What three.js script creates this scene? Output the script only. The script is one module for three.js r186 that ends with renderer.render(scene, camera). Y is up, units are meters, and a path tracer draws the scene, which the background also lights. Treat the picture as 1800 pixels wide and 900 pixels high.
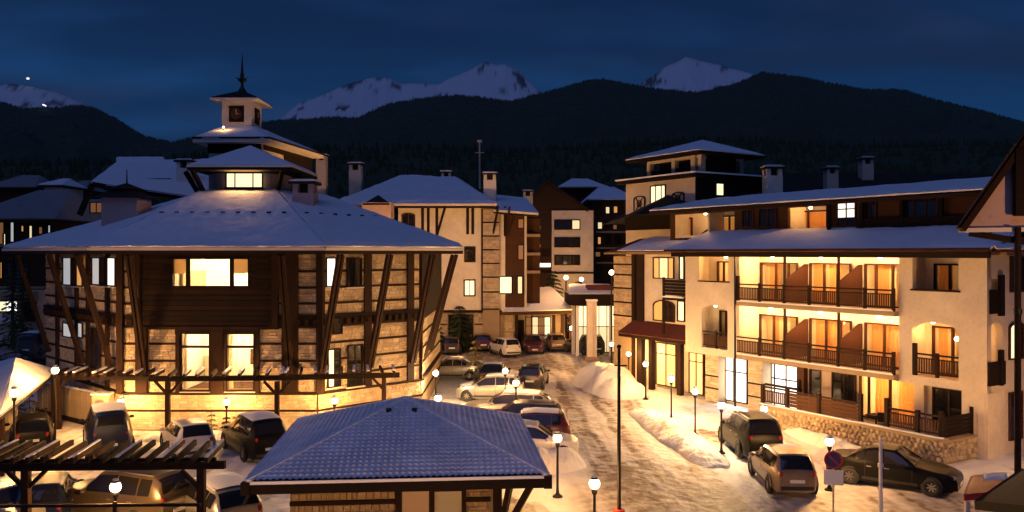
import * as THREE from 'three';
import { mergeGeometries, toCreasedNormals, mergeVertices } from 'three/addons/utils/BufferGeometryUtils.js';
import { ImprovedNoise } from 'three/addons/math/ImprovedNoise.js';

// ------------------------------------------------------------------ camera, sky, dusk light, exposure
const scene = new THREE.Scene();
const F_PX = 1500, CX = 900, CY = 445, EYE = 8.5;
const camera = new THREE.PerspectiveCamera(2 * Math.atan(450 / F_PX) * 180 / Math.PI, 2, 0.5, 30000);
camera.position.set(0, EYE, 0);
camera.lookAt(0, EYE, -100);
camera.setViewOffset(1800, 900, 0, 5, 1800, 900);

const renderer = new THREE.WebGLRenderer({ antialias: true });
renderer.toneMapping = THREE.LinearToneMapping;
renderer.toneMappingExposure = 1.0;
renderer.shadowMap.enabled = true;

const perlin = new ImprovedNoise();
const lerp = (a, b, t) => a + (b - a) * t, clamp = (x, a, b) => Math.min(b, Math.max(a, x)), sstep = (a, b, x) => { const t = clamp((x - a) / (b - a), 0, 1); return t * t * (3 - 2 * t); };
function fbm(x, y, z, oct = 4) { let s = 0, a = 0.5, f = 1; for (let i = 0; i < oct; i++) { s += a * perlin.noise(x * f, y * f, z * f); a *= 0.5; f *= 2.03; } return s; }
function rng(seed) { let s = seed | 0; return () => { s = (s + 0x6d2b79f5) | 0; let t = Math.imul(s ^ (s >>> 15), 1 | s); t = (t + Math.imul(t ^ (t >>> 7), 61 | t)) ^ t; return ((t ^ (t >>> 14)) >>> 0) / 4294967296; }; }

{ // the sky: deep blue dusk under thin streaky cloud
  const W = 1024, H = 512, d = new Float32Array(W * H * 4);
  for (let j = 0; j < H; j++) {
    const el = ((j + 0.5) / H - 0.5) * Math.PI, y = Math.sin(el), c = Math.cos(el), deg = el * 180 / Math.PI;
    for (let i = 0; i < W; i++) {
      const az = ((i + 0.5) / W - 0.5) * 2 * Math.PI, x = c * Math.cos(az), z = c * Math.sin(az);
      const up = clamp(deg / 17, 0, 1), g = sstep(0.12, 0.95, up);
      let col = [lerp(0.0090, 0.0068, g), lerp(0.072, 0.0255, g), lerp(0.215, 0.084, g)];
      const k = 1 / (Math.max(y, 0) + 0.16), n = fbm(x * k * 0.55 + 3.1, z * k * 1.3, 1.7, 5), n2 = fbm(x * k * 1.0, z * k * 2.4 + 5, 9.2, 5);
      const cloud = sstep(-0.02, 0.34, n * 0.75 + n2 * 0.5 + 0.05) * sstep(0.02, 0.4, up), thin = sstep(-0.1, 0.3, n2 - n * 0.3);
      const cc = [0.0135, 0.0245, 0.064];
      for (let q = 0; q < 3; q++) { col[q] = lerp(col[q] * (0.82 + 0.42 * thin), cc[q] * (0.8 + 0.5 * thin), cloud * 0.72); d[(j * W + i) * 4 + q] = deg < 0 ? [0.004, 0.012, 0.034][q] : col[q]; }
      d[(j * W + i) * 4 + 3] = 1;
    }
  }
  const sky = new THREE.DataTexture(d, W, H, THREE.RGBAFormat, THREE.FloatType);
  sky.mapping = THREE.EquirectangularReflectionMapping; sky.magFilter = THREE.LinearFilter; sky.minFilter = THREE.LinearFilter; sky.needsUpdate = true;
  scene.background = sky; scene.environment = sky;
}
// the last light of the western sky, behind the photographer: broad and blue
const dusk = new THREE.DirectionalLight(new THREE.Color().setRGB(0.34, 0.40, 1.0), 0.35);
dusk.name = 'dusk_light';
dusk.position.set(-35, 110, 50); dusk.target.position.set(0, 0, -50);
dusk.shadow.radius = 90; dusk.shadow.mapSize.set(2048, 2048);
Object.assign(dusk.shadow.camera, { left: -90, right: 90, top: 90, bottom: -90, near: 1, far: 400 });
scene.add(dusk, dusk.target);
scene.fog = new THREE.FogExp2(new THREE.Color().setRGB(0.55, 0.75, 0.95), 0.00003);

const WARM = new THREE.Color().setRGB(1, 0.47, 0.135), AMBER = new THREE.Color().setRGB(1, 0.49, 0.15), WHITE = new THREE.Color().setRGB(1, 0.66, 0.33), COOL = new THREE.Color().setRGB(0.96, 1, 0.95);
const K = 3.4; // all lamps together

// ------------------------------------------------------------------ helpers
const rayX = (px) => (px - CX) / F_PX, rayY = (py) => (CY - py) / F_PX;
const at = (px, py, d) => new THREE.Vector3(rayX(px) * d, EYE + rayY(py) * d, -d);
const onGround = (px, py, y = 0) => { const d = (EYE - y) / -rayY(py); return new THREE.Vector3(rayX(px) * d, y, -d); };
const used = new Map();
const numbered = (n) => { const k = used.get(n) || 0; used.set(n, k + 1); return k ? n + '_' + String(k).padStart(3, '0') : n; };
function tag(o, label, category, group, kind) { o.userData = {}; if (label) o.userData.label = label; if (category) o.userData.category = category; if (group) o.userData.group = group; if (kind) o.userData.kind = kind; return o; }
function thing(name, label, category, pos = [0, 0, 0], turn = 0, group) {
  const o = new THREE.Group(); o.name = numbered(name); o.position.set(...(pos.toArray ? pos.toArray() : pos)); o.rotation.y = turn; scene.add(o);
  return tag(o, label, category, group);
}
function part(name, geo, mat, parent, pos, turn, label) {
  const m = new THREE.Mesh(geo, mat); m.name = numbered(name); if (pos) m.position.set(...(pos.toArray ? pos.toArray() : pos)); if (turn) m.rotation.y = turn;
  if (label) m.userData.label = label; (parent || scene).add(m); return m;
}
function structure(name, geo, mat, pos, label) { const m = part(name, geo, mat, scene, pos); m.userData.kind = 'structure'; if (label) m.userData.label = label; return m; }
function copy(src, label, pos, turn) { const o = src.clone(); o.name = numbered(src.name.replace(/_\d{3}$/, '')); scene.add(o); o.userData = { ...src.userData, label }; if (pos) o.position.copy(pos); if (turn !== undefined) o.rotation.y = turn; return o; }

const boxCache = new Map();
function boxGeo(w, h, d) {
  const key = [w, h, d].map((x) => x.toFixed(3)).join();
  if (boxCache.has(key)) return boxCache.get(key);
  const g = new THREE.BoxGeometry(w, h, d), uv = g.attributes.uv, s = [[d, h], [d, h], [w, d], [w, d], [w, h], [w, h]], o = (w * 7.31 + h * 3.17) % 5;
  for (let f = 0; f < 6; f++) for (let k = 0; k < 4; k++) uv.setXY(f * 4 + k, uv.getX(f * 4 + k) * s[f][0] + o, uv.getY(f * 4 + k) * s[f][1] + o * 0.7);
  boxCache.set(key, g); return g;
}
const moved = (g, x, y, z) => g.clone().translate(x, y, z);
const boxAt = (x0, x1, y0, y1, z0, z1) => moved(boxGeo(x1 - x0, y1 - y0, z1 - z0), (x0 + x1) / 2, (y0 + y1) / 2, (z0 + z1) / 2);
const merge = (list) => mergeGeometries(list.map((g) => { g = g.index ? g.toNonIndexed() : g; for (const k of Object.keys(g.attributes)) if (!['position', 'normal', 'uv'].includes(k)) g.deleteAttribute(k); return g; }));
// a bar of square section between two points
function bar(a, b, w, h = w) {
  const d = new THREE.Vector3().subVectors(b, a), L = d.length(), g = boxGeo(w, h, L).clone();
  const m = new THREE.Matrix4().lookAt(b, a, Math.abs(d.y) > 0.98 * L ? new THREE.Vector3(1, 0, 0) : new THREE.Vector3(0, 1, 0));
  m.setPosition((a.x + b.x) / 2, (a.y + b.y) / 2, (a.z + b.z) / 2); return g.applyMatrix4(m);
}
function polySlab(pts, thick) { // pts: Vector3 loop seen from above; vertical thickness downwards
  const n = pts.length, pos = [], c = pts.reduce((s, p) => s.add(p), new THREE.Vector3()).multiplyScalar(1 / n), tri = (...v) => v.forEach((p) => pos.push(p.x, p.y, p.z)), dn = (p) => new THREE.Vector3(p.x, p.y - thick, p.z);
  for (let i = 0; i < n; i++) { const a = pts[i], b = pts[(i + 1) % n]; tri(c, a, b); tri(dn(c), dn(b), dn(a)); tri(a, dn(a), dn(b)); tri(a, dn(b), b); }
  return finish(pos);
}
function finish(pos, uvScale = 1) {
  const g = new THREE.BufferGeometry(); g.setAttribute('position', new THREE.Float32BufferAttribute(pos, 3));
  const uv = []; for (let i = 0; i < pos.length; i += 3) uv.push((pos[i] + pos[i + 1] * 0.3) * uvScale, (pos[i + 2] + pos[i + 1] * 0.95) * uvScale);
  g.setAttribute('uv', new THREE.Float32BufferAttribute(uv, 2)); g.computeVertexNormals(); return g;
}
// a blanket over a four-cornered face (a, b at the eave, c, d at the ridge), with its own thickness, soft lip and lumps
function blanket(a, b, c, d, thick, nu = 40, nv = 14, seed = 0, lump = 0.5) {
  const pos = [], idx = [], uv = [], P = new THREE.Vector3(), Q = new THREE.Vector3();
  for (let layer = 0; layer < 2; layer++) for (let j = 0; j <= nv; j++) for (let i = 0; i <= nu; i++) {
    const u = i / nu, v = j / nv; P.lerpVectors(a, b, u); Q.lerpVectors(d, c, u); P.lerp(Q, v);
    const e = Math.min(1, Math.min(v * nv, nv + 1 - v * nv, u * nu + 0.4, (1 - u) * nu + 0.4));
    const h = layer ? 0 : thick * (0.45 + 0.55 * e) * (1 + lump * (1.2 * fbm(P.x * 0.45 + seed, P.z * 0.45, seed, 3) + 0.6 * fbm(P.x * 2.1, P.z * 2.1, seed, 3)));
    if (lump && (j === 0 || j === 1)) { const k = (j ? 0.3 : 1) * (0.05 + 0.16 * fbm(P.x * 1.3 + seed, P.z * 1.3, seed + 3, 3)) / Math.max(0.5, Math.hypot(d.x - a.x, d.z - a.z)); P.x += (a.x - d.x) * k * (1 - Math.abs(u * 2 - 1) ** 8); P.z += (a.z - d.z) * k * (1 - Math.abs(u * 2 - 1) ** 8); }
    pos.push(P.x, P.y + h, P.z); uv.push(P.x, P.z + P.y * 0.5);
  }
  const n = (nu + 1) * (nv + 1), id = (i, j, l) => l * n + j * (nu + 1) + i;
  for (let j = 0; j < nv; j++) for (let i = 0; i < nu; i++) { idx.push(id(i, j, 0), id(i + 1, j, 0), id(i + 1, j + 1, 0), id(i, j, 0), id(i + 1, j + 1, 0), id(i, j + 1, 0)); }
  const side = (p, q) => idx.push(p, p + n, q + n, p, q + n, q);
  for (let i = 0; i < nu; i++) { side(id(i + 1, 0, 0), id(i, 0, 0)); side(id(i, nv, 0), id(i + 1, nv, 0)); }
  for (let j = 0; j < nv; j++) { side(id(0, j, 0), id(0, j + 1, 0)); side(id(nu, j + 1, 0), id(nu, j, 0)); }
  const g = new THREE.BufferGeometry(); g.setAttribute('position', new THREE.Float32BufferAttribute(pos, 3)); g.setAttribute('uv', new THREE.Float32BufferAttribute(uv, 2)); g.setIndex(idx); g.computeVertexNormals();
  return g;
}
const V = (x, y, z) => new THREE.Vector3(x, y, z);

// ------------------------------------------------------------------ materials
function tileNoise(size, period, seed) { // periodic value noise, several octaves, 0..1
  const r = rng(seed), out = new Float32Array(size * size);
  let amp = 1, tot = 0;
  for (let p = period; p <= size / 2; p *= 2, amp *= 0.55) {
    const grid = new Float32Array(p * p).map(() => r()); tot += amp;
    for (let y = 0; y < size; y++) for (let x = 0; x < size; x++) {
      const fx = x / size * p, fy = y / size * p, x0 = Math.floor(fx), y0 = Math.floor(fy), tx = sstep(0, 1, fx - x0), ty = sstep(0, 1, fy - y0), g = (i, j) => grid[(j % p) * p + (i % p)];
      out[y * size + x] += amp * lerp(lerp(g(x0, y0), g(x0 + 1, y0), tx), lerp(g(x0, y0 + 1), g(x0 + 1, y0 + 1), tx), ty);
    }
  }
  return out.map((v) => v / tot);
}
function tex(size, fn, srgb, repeat = 1) {
  const data = new Uint8Array(size * size * 4);
  for (let y = 0; y < size; y++) for (let x = 0; x < size; x++) { const c = fn(x, y, y * size + x), o = (y * size + x) * 4; for (let k = 0; k < 3; k++) data[o + k] = clamp(Math.round((typeof c === 'number' ? c : c[k]) * 255), 0, 255); data[o + 3] = 255; }
  const t = new THREE.DataTexture(data, size, size); t.wrapS = t.wrapT = THREE.RepeatWrapping; t.magFilter = THREE.LinearFilter; t.minFilter = THREE.LinearMipmapLinearFilter; t.generateMipmaps = true;
  if (srgb) t.colorSpace = THREE.SRGBColorSpace; t.repeat.set(repeat, repeat); t.needsUpdate = true; return t;
}
const N1 = tileNoise(256, 4, 11), N2 = tileNoise(256, 8, 23), N3 = tileNoise(256, 32, 37), N4 = tileNoise(512, 8, 41);
const mottle = tex(256, (x, y, i) => 0.70 + 0.36 * N1[i] - 0.12 * Math.max(0, N3[i] - 0.6) * 4, false, 0.35);
const fine = tex(256, (x, y, i) => 0.5 * N3[i] + 0.5 * N2[i], false, 0.8);
const grain = tex(256, (x, y, i) => { const s = N2[((y * 9) % 256) * 256 + ((x >> 3) & 255)], f = N3[((y * 3) % 256) * 256 + (x >> 2)]; return 0.55 + 0.3 * s + 0.25 * (f - 0.5) + 0.15 * (N1[i] - 0.5); }, false, 0.9);
const grainUp = grain.clone(); grainUp.rotation = Math.PI / 2; grainUp.needsUpdate = true;
const snowBump = tex(512, (x, y, i) => N4[i], false, 0.22);
const rgb = (r, g, b) => new THREE.Color().setRGB(r, g, b);
function std(name, color, o = {}) { const m = new THREE[/timber|roof|spruce|boarding/.test(name) ? 'MeshPhysicalMaterial' : 'MeshStandardMaterial']({ color: rgb(...color), roughness: 0.85, ...o }); if (m.isMeshPhysicalMaterial) { m.specularIntensity = 0.3; m.roughness = 0.8; } m.name = name; return m; }
function glow(name, color, strength, base = [0.6, 0.5, 0.35]) { const m = std(name, base, { roughness: 0.4, emissive: rgb(...color), emissiveIntensity: strength }); return m; }
const M = {
  plaster: std('cream plaster', [0.70, 0.59, 0.46], { map: mottle, bumpMap: fine, bumpScale: 0.004, roughness: 0.92 }),
  plasterPale: std('pale plaster', [0.78, 0.70, 0.58], { map: mottle, bumpMap: fine, bumpScale: 0.004, roughness: 0.92 }),
  plasterPink: std('pink plaster', [0.52, 0.37, 0.34], { map: mottle, bumpMap: fine, bumpScale: 0.004, roughness: 0.92 }),
  plasterDim: std('beige plaster', [0.60, 0.50, 0.38], { map: mottle, bumpMap: fine, bumpScale: 0.004, roughness: 0.92 }),
  mortar: std('mortar', [0.33, 0.24, 0.14], { map: mottle, bumpMap: fine, bumpScale: 0.006 }),
  stone: std('cut stone', [1, 1, 1], { map: mottle, vertexColors: true, bumpMap: fine, bumpScale: 0.012, roughness: 0.9 }),
  timber: std('dark stained timber', [0.030, 0.014, 0.008], { map: grain, bumpMap: grain, bumpScale: 0.004, roughness: 0.62 }),
  timberUp: std('dark stained timber upright', [0.032, 0.015, 0.0085], { map: grainUp, bumpMap: grainUp, bumpScale: 0.004, roughness: 0.62 }),
  timberBlack: std('almost black timber', [0.017, 0.009, 0.006], { map: grain, bumpMap: grain, bumpScale: 0.004, roughness: 0.7 }),
  timberBrown: std('brown timber', [0.095, 0.042, 0.02], { map: grainUp, bumpMap: grainUp, bumpScale: 0.003, roughness: 0.6 }),
  timberRed: std('reddish timber', [0.085, 0.032, 0.017], { map: grainUp, bumpMap: grainUp, bumpScale: 0.003, roughness: 0.6 }),
  timberPale: std('pale fence boards', [0.60, 0.47, 0.31], { map: grainUp, bumpMap: grainUp, bumpScale: 0.003, roughness: 0.75 }),
  snowOld: std('thin old snow on dark roof', [0.26, 0.26, 0.28], { map: mottle, bumpMap: snowBump, bumpScale: 0.05 }),
  timberDeep: std('dark brown boarding', [0.05, 0.026, 0.014], { map: grainUp, roughness: 0.7 }),
  roof: std('dark roof', [0.03, 0.022, 0.02], { map: mottle, bumpMap: fine, bumpScale: 0.01 }),
  roofRed: std('red brown roof tiles', [0.16, 0.045, 0.03], { map: mottle, bumpMap: fine, bumpScale: 0.012 }),
  snow: std('snow', [0.83, 0.83, 0.86], { bumpMap: snowBump, bumpScale: 0.05, roughness: 0.75 }),
  snowRough: std('shovelled snow', [0.78, 0.76, 0.73], { map: mottle, bumpMap: snowBump, bumpScale: 0.14, roughness: 0.8 }),
  soffit: std('pale soffit boards', [0.30, 0.19, 0.10], { map: grain, roughness: 0.7 }),
  trim: std('pale eave trim', [0.62, 0.55, 0.48], { roughness: 0.7 }),
  slab: std('balcony edge', [0.34, 0.24, 0.15], { map: mottle, roughness: 0.9 }),
  metal: std('black painted iron', [0.02, 0.017, 0.015], { roughness: 0.45, metalness: 0.6 }),
  metalGrey: std('galvanised steel', [0.42, 0.40, 0.38], { roughness: 0.4, metalness: 0.8 }),
  white: std('white paint', [0.78, 0.76, 0.72], { roughness: 0.5 }),
  red: std('red paint', [0.42, 0.03, 0.02], { roughness: 0.5 }),
  blue: std('blue sign face', [0.05, 0.05, 0.17], { roughness: 0.4 }),
  glassDark: std('dark window glass', [0.012, 0.011, 0.012], { roughness: 0.06, metalness: 0 }),
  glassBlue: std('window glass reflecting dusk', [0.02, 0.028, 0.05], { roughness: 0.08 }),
  rubber: std('rubber', [0.02, 0.02, 0.02], { roughness: 0.9 }),
  plastic: std('black plastic', [0.022, 0.022, 0.022], { roughness: 0.6 }),
  rim: std('alloy rim', [0.35, 0.34, 0.33], { roughness: 0.35, metalness: 0.9 }),
  tail: std('tail lamp glass', [0.32, 0.015, 0.01], { roughness: 0.15 }),
  head: std('headlamp glass', [0.55, 0.55, 0.55], { roughness: 0.12, metalness: 0.5 }),
  plate: std('number plate', [0.72, 0.72, 0.70], { roughness: 0.5 }),
  leafDark: std('dark needles', [0.03, 0.045, 0.014], { roughness: 0.9, side: THREE.DoubleSide }),
  leafYellow: std('yellow green needles', [0.16, 0.15, 0.04], { roughness: 0.9, side: THREE.DoubleSide }),
  bark: std('bark', [0.06, 0.04, 0.025], { roughness: 0.95 }),
  spruce: std('spruce needles far off', [0.03, 0.045, 0.014], { roughness: 1 }), forest: std('dark spruce forest', [0.03, 0.04, 0.016], { roughness: 1 }),
  curtain: new THREE.MeshPhysicalMaterial({ color: rgb(0.80, 0.42, 0.15), roughness: 0.95, transmission: 0.5, thickness: 0, side: THREE.DoubleSide }),
  curtainPale: new THREE.MeshPhysicalMaterial({ color: rgb(0.85, 0.68, 0.42), roughness: 0.95, transmission: 0.5, thickness: 0, side: THREE.DoubleSide }),
  pane: new THREE.MeshPhysicalMaterial({ color: rgb(0.97, 0.98, 0.97), roughness: 0.02, transmission: 1, thickness: 0, ior: 1.45 }),
  litPale: glow('window lit pale yellow', [1, 0.86, 0.50], 1.3), litWhite: glow('window lit white', [1, 0.97, 0.84], 1.3), litCream: glow('window lit cream', [1, 0.80, 0.42], 0.85),
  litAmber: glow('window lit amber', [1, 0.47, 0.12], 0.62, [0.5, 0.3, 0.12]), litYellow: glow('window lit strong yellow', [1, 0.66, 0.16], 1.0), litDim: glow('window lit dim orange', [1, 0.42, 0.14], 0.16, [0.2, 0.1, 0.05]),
  litGrey: glow('window lit pale grey', [0.86, 0.90, 0.92], 0.42), shop: glow('shop window light', [1, 0.98, 0.93], 1.6),
  roomBulb: glow('room lamp shade', [1, 0.7, 0.36], 3, [0.9, 0.8, 0.6]), globe: glow('lamp globe', [1, 0.80, 0.46], 9, [0.9, 0.8, 0.6]), globeWhite: glow('white lamp globe', [1, 0.92, 0.76], 9, [0.9, 0.85, 0.75]), coldGlow: glow('floodlight glass', [0.95, 0.97, 1], 2.2),
};
M.curtain.name = 'orange curtain'; M.curtainPale.name = 'pale curtain'; M.pane.name = 'clear pane';
function lamp(parent, color, cd, pos, radius = 0.1) { const l = new THREE.PointLight(color, cd * K); l.name = 'lamp'; l.position.set(...pos); l.shadow.radius = radius / 0.02; l.shadow.bias = -0.002; parent.add(l); return l; }

// ------------------------------------------------------------------ a wall plane: u along it, v up, n out of it
class Face {
  constructor(owner, x, z, yaw) { this.t = owner; this.O = V(x, 0, z); this.yaw = yaw; this.U = V(Math.cos(yaw), 0, -Math.sin(yaw)); this.N = V(Math.sin(yaw), 0, Math.cos(yaw)); this.mid = new Map(); }
  pos(u, v, n = 0) { return this.O.clone().addScaledVector(this.U, u).addScaledVector(this.N, n).setY(v); }
  loc(u, v, n = 0) { return this.pos(u, v, n).sub(this.t.position); }
  hit(px, py, n = 0) { // where the line of sight through a measured point of the photograph meets this wall
    const d = V(rayX(px), rayY(py), -1), o = V(0, EYE, 0).sub(this.O), s = (n - o.dot(this.N)) / d.dot(this.N), p = o.addScaledVector(d, s); return [p.dot(this.U), p.y];
  }
  u(px, n = 0) { return this.hit(px, CY, n)[0]; }
  v(px, py, n = 0) { return this.hit(px, py, n)[1]; }
  put(name, geo, mat, c, parent, label) { // c: [u, v, n] of the mesh's origin
    let m;
    if (parent && this.mid.has(parent)) { const p = this.mid.get(parent); m = part(name, geo, mat, parent, [c[0] - p[0], c[1] - p[1], c[2] - p[2]], 0, label); }
    else m = part(name, geo, mat, parent || this.t, this.loc(...c), this.yaw, label);
    this.mid.set(m, c); return m;
  }
  box(name, mat, u0, u1, v0, v1, n0, n1, parent, label) { return this.put(name, boxGeo(Math.abs(u1 - u0), Math.abs(v1 - v0), Math.abs(n1 - n0)), mat, [(u0 + u1) / 2, (v0 + v1) / 2, (n0 + n1) / 2], parent, label); }
  bar(name, mat, a, b, w, h, parent) { const A = this.loc(...a), B = this.loc(...b), c = A.clone().add(B).multiplyScalar(0.5); return part(name, bar(A.sub(c), B.sub(c), w, h), mat, parent || this.t, c); }
  // wall sheet with openings; holes: {u0,u1,v0,v1,arch}
  wall(name, mat, u0, u1, v0, v1, holes, thick = 0.3, n1 = 0, label, top) {
    const s = new THREE.Shape(), c = [(u0 + u1) / 2, v0, n1 - thick]; s.moveTo(u0 - c[0], 0); s.lineTo(u1 - c[0], 0); (top || [[u1, v1], [u0, v1]]).forEach(([a, b]) => s.lineTo(a - c[0], b - v0)); s.closePath();
    for (const h of holes || []) s.holes.push(holePath(h, c[0], v0));
    return this.put(name, new THREE.ExtrudeGeometry(s, { depth: thick, bevelEnabled: false, curveSegments: 10 }), mat, c, null, label);
  }
  stones(u0, u1, v0, v1, n, seed, o = {}) { // real blocks in courses, joined
    const m = this.put('stone_cladding', stoneGeo(u1 - u0, v1 - v0, seed, o), M.stone, [u0, v0, n], o.parent); m.userData.kind = 'stuff'; return m;
  }
  // a window: frame (the part) with panes and sill as sub-parts. o.px = [x0,x1], o.py = [y0,y1] or o.uv = [u0,u1,v0,v1]
  window(o) {
    const n = o.n ?? 0; let u0, u1, v0, v1;
    if (o.uv) [u0, u1, v0, v1] = o.uv; else { [u0, v1] = this.hit(o.px[0], o.py[0], n); const b = this.hit(o.px[1], o.py[1], n); u1 = b[0]; v0 = b[1]; if (o.v) [v0, v1] = o.v; }
    const w = u1 - u0, h = v1 - v0, f = o.f ?? 0.07, cu = (u0 + u1) / 2, cv = (v0 + v1) / 2, cols = o.cols || 1, rows = o.rows || 1, bars = [], bw = o.bw ?? f * 0.75, D = o.d ?? 0.09;
    const ba = (a, b, c, d) => bars.push(boxAt(a, b, c, d, -D * 0.4, D * 0.6));
    if (o.arch) { bars.push(archFrame(w, h, f, D)); } else { ba(-w / 2, w / 2, h / 2 - f, h / 2); ba(-w / 2, w / 2, -h / 2, -h / 2 + f); ba(-w / 2, -w / 2 + f, -h / 2 + f, h / 2 - f); ba(w / 2 - f, w / 2, -h / 2 + f, h / 2 - f); }
    const xs = o.xs || Array.from({ length: cols + 1 }, (_, i) => i / cols), ys = o.ys || Array.from({ length: rows + 1 }, (_, i) => i / rows), hi = h / 2 - f;
    for (let i = 1; i < xs.length - 1; i++) bars.push(boxAt(lerp(-w / 2, w / 2, xs[i]) - bw / 2, lerp(-w / 2, w / 2, xs[i]) + bw / 2, -h / 2 + f, o.arch ? h / 2 - f * 1.2 : hi, -D * 0.3, D * 0.45));
    for (let i = 1; i < ys.length - 1; i++) bars.push(boxAt(-w / 2 + f, w / 2 - f, lerp(-h / 2, h / 2, ys[i]) - bw / 2, lerp(-h / 2, h / 2, ys[i]) + bw / 2, -D * 0.35, D * 0.5));
    const fr = this.put(o.name || 'window', merge(bars), o.frame || M.timber, [cu, cv, n + D * 0.4 + 0.005], o.parent, o.label);
    for (let i = 0; i < xs.length - 1; i++) for (let j = 0; j < ys.length - 1; j++) {
      const a = lerp(-w / 2, w / 2, xs[i]) + (i ? bw / 2 : f), b = lerp(-w / 2, w / 2, xs[i + 1]) - (i < xs.length - 2 ? bw / 2 : f), c = lerp(-h / 2, h / 2, ys[j]) + (j ? bw / 2 : f), d = lerp(-h / 2, h / 2, ys[j + 1]) - (j < ys.length - 2 ? bw / 2 : f);
      const mat = typeof o.mat === 'function' ? o.mat(i, j) : o.mat || M.glassDark; if (!mat || b - a < 0.01 || d - c < 0.01) continue;
      const top = o.arch && j === ys.length - 2;
      const g = top ? archPane(a, b, c, w / 2 - f, h / 2 - f) : boxAt(a - 0.004, b + 0.004, c - 0.004, d + 0.004, -D * 0.2, -D * 0.1);
      part('pane', g, mat, fr);
    }
    if (o.sill) part('sill', boxGeo(w + 0.16, 0.06, 0.16), o.sill === true ? M.trim : o.sill, fr, [0, -h / 2 - 0.033, 0.03]);
    if (o.snowSill) part('sill_snow', boxGeo(w + 0.1, 0.05, 0.13), M.snow, fr, [0, -h / 2 + 0.03, D * 0.6 + 0.07]);
    return fr;
  }
}
function holePath(h, cu, v0) {
  const p = new THREE.Path(), a = h.u0 - cu, b = h.u1 - cu, c = h.v0 - v0, d = h.v1 - v0, r = h.arch ? Math.min((b - a) / 2, h.rise ?? (b - a) * 0.22) : 0;
  p.moveTo(a, c); p.lineTo(b, c); p.lineTo(b, d - r);
  if (r) for (let i = 1; i < 14; i++) { const t = i / 14 * Math.PI; p.lineTo((a + b) / 2 + Math.cos(t) * (b - a) / 2, d - r + Math.sin(t) * r); }
  p.lineTo(a, d - r); p.closePath(); return p;
}
function archLine(w, h, r) { const out = []; for (let i = 0; i <= 12; i++) { const t = i / 12 * Math.PI; out.push([Math.cos(t) * w, h - r + Math.sin(t) * r]); } return out; }
function archFrame(w, h, f, D) {
  const r = w * 0.18, s = new THREE.Shape(), o = new THREE.Path();
  s.moveTo(-w / 2, -h / 2); s.lineTo(w / 2, -h / 2); archLine(w / 2, h / 2, r).forEach((p) => s.lineTo(...p)); s.closePath();
  o.moveTo(-w / 2 + f, -h / 2 + f); o.lineTo(w / 2 - f, -h / 2 + f); archLine(w / 2 - f, h / 2 - f, r).forEach((p) => o.lineTo(...p)); o.closePath(); s.holes.push(o);
  return new THREE.ExtrudeGeometry(s, { depth: D, bevelEnabled: false }).translate(0, 0, -D * 0.4);
}
function archPane(a, b, c, hw, hh) {
  const r = (hw * 2) * 0.18, s = new THREE.Shape(), y = (x) => hh - r + Math.sqrt(Math.max(0, 1 - (x / hw) ** 2)) * r;
  s.moveTo(a, c); s.lineTo(b, c); for (let i = 0; i <= 8; i++) { const x = lerp(b, a, i / 8); s.lineTo(x, y(x)); } s.closePath(); return new THREE.ExtrudeGeometry(s, { depth: 0.012, bevelEnabled: false }).translate(0, 0, -0.02);
}
function stoneGeo(W, H, seed, o = {}) {
  const r = rng(seed), pos = [], col = [], uv = [], ch = (o.course || 0.22) * 0.62, bl = (o.block || 0.42) * 0.66, proud = (o.proud || 0.04) * 0.8, base = o.color || [0.50, 0.40, 0.28];
  const quad = (p, c) => { for (const k of [0, 1, 2, 0, 2, 3]) { pos.push(...p[k]); col.push(...c); uv.push(p[k][0] + seed % 7, p[k][1]); } };
  let y = 0;
  while (y < H - 0.02) {
    let h = ch * (0.6 + 0.8 * r()); if (H - y - h < ch * 0.5) h = H - y; let x = -bl * r() * 0.6;
    while (x < W - 0.02) {
      const w = bl * (0.55 + 0.9 * r()), x0 = Math.max(0, x), x1 = Math.min(W, x + w); x += w; if (x1 - x0 < 0.03) continue;
      const z = proud * (0.45 + 0.75 * r()), t = 0.80 + 0.4 * r(), k = r() - 0.5, c = [base[0] * t * (1 + 0.12 * k), base[1] * t, base[2] * t * (1 - 0.2 * k)], g = 0.004, j = () => (r() - 0.5) * 0.025, e = 0.014;
      const A = [[x0 + g, y + g, 0], [x1 - g, y + g, 0], [x1 - g, y + h - g, 0], [x0 + g, y + h - g, 0]], B = [[x0 + g + e + j() * .5, y + g + e, z + j()], [x1 - g - e + j() * .5, y + g + e, z + j()], [x1 - g - e, y + h - g - e + j() * .5, z + j()], [x0 + g + e, y + h - g - e, z + j()]];
      quad(B, c); for (let q = 0; q < 4; q++) quad([A[q], A[(q + 1) % 4], B[(q + 1) % 4], B[q]], c);
    }
    y += h;
  }
  const g = new THREE.BufferGeometry(); g.setAttribute('position', new THREE.Float32BufferAttribute(pos, 3)); g.setAttribute('color', new THREE.Float32BufferAttribute(col, 3)); g.setAttribute('uv', new THREE.Float32BufferAttribute(uv, 2)); g.computeVertexNormals(); return g;
}
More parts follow.
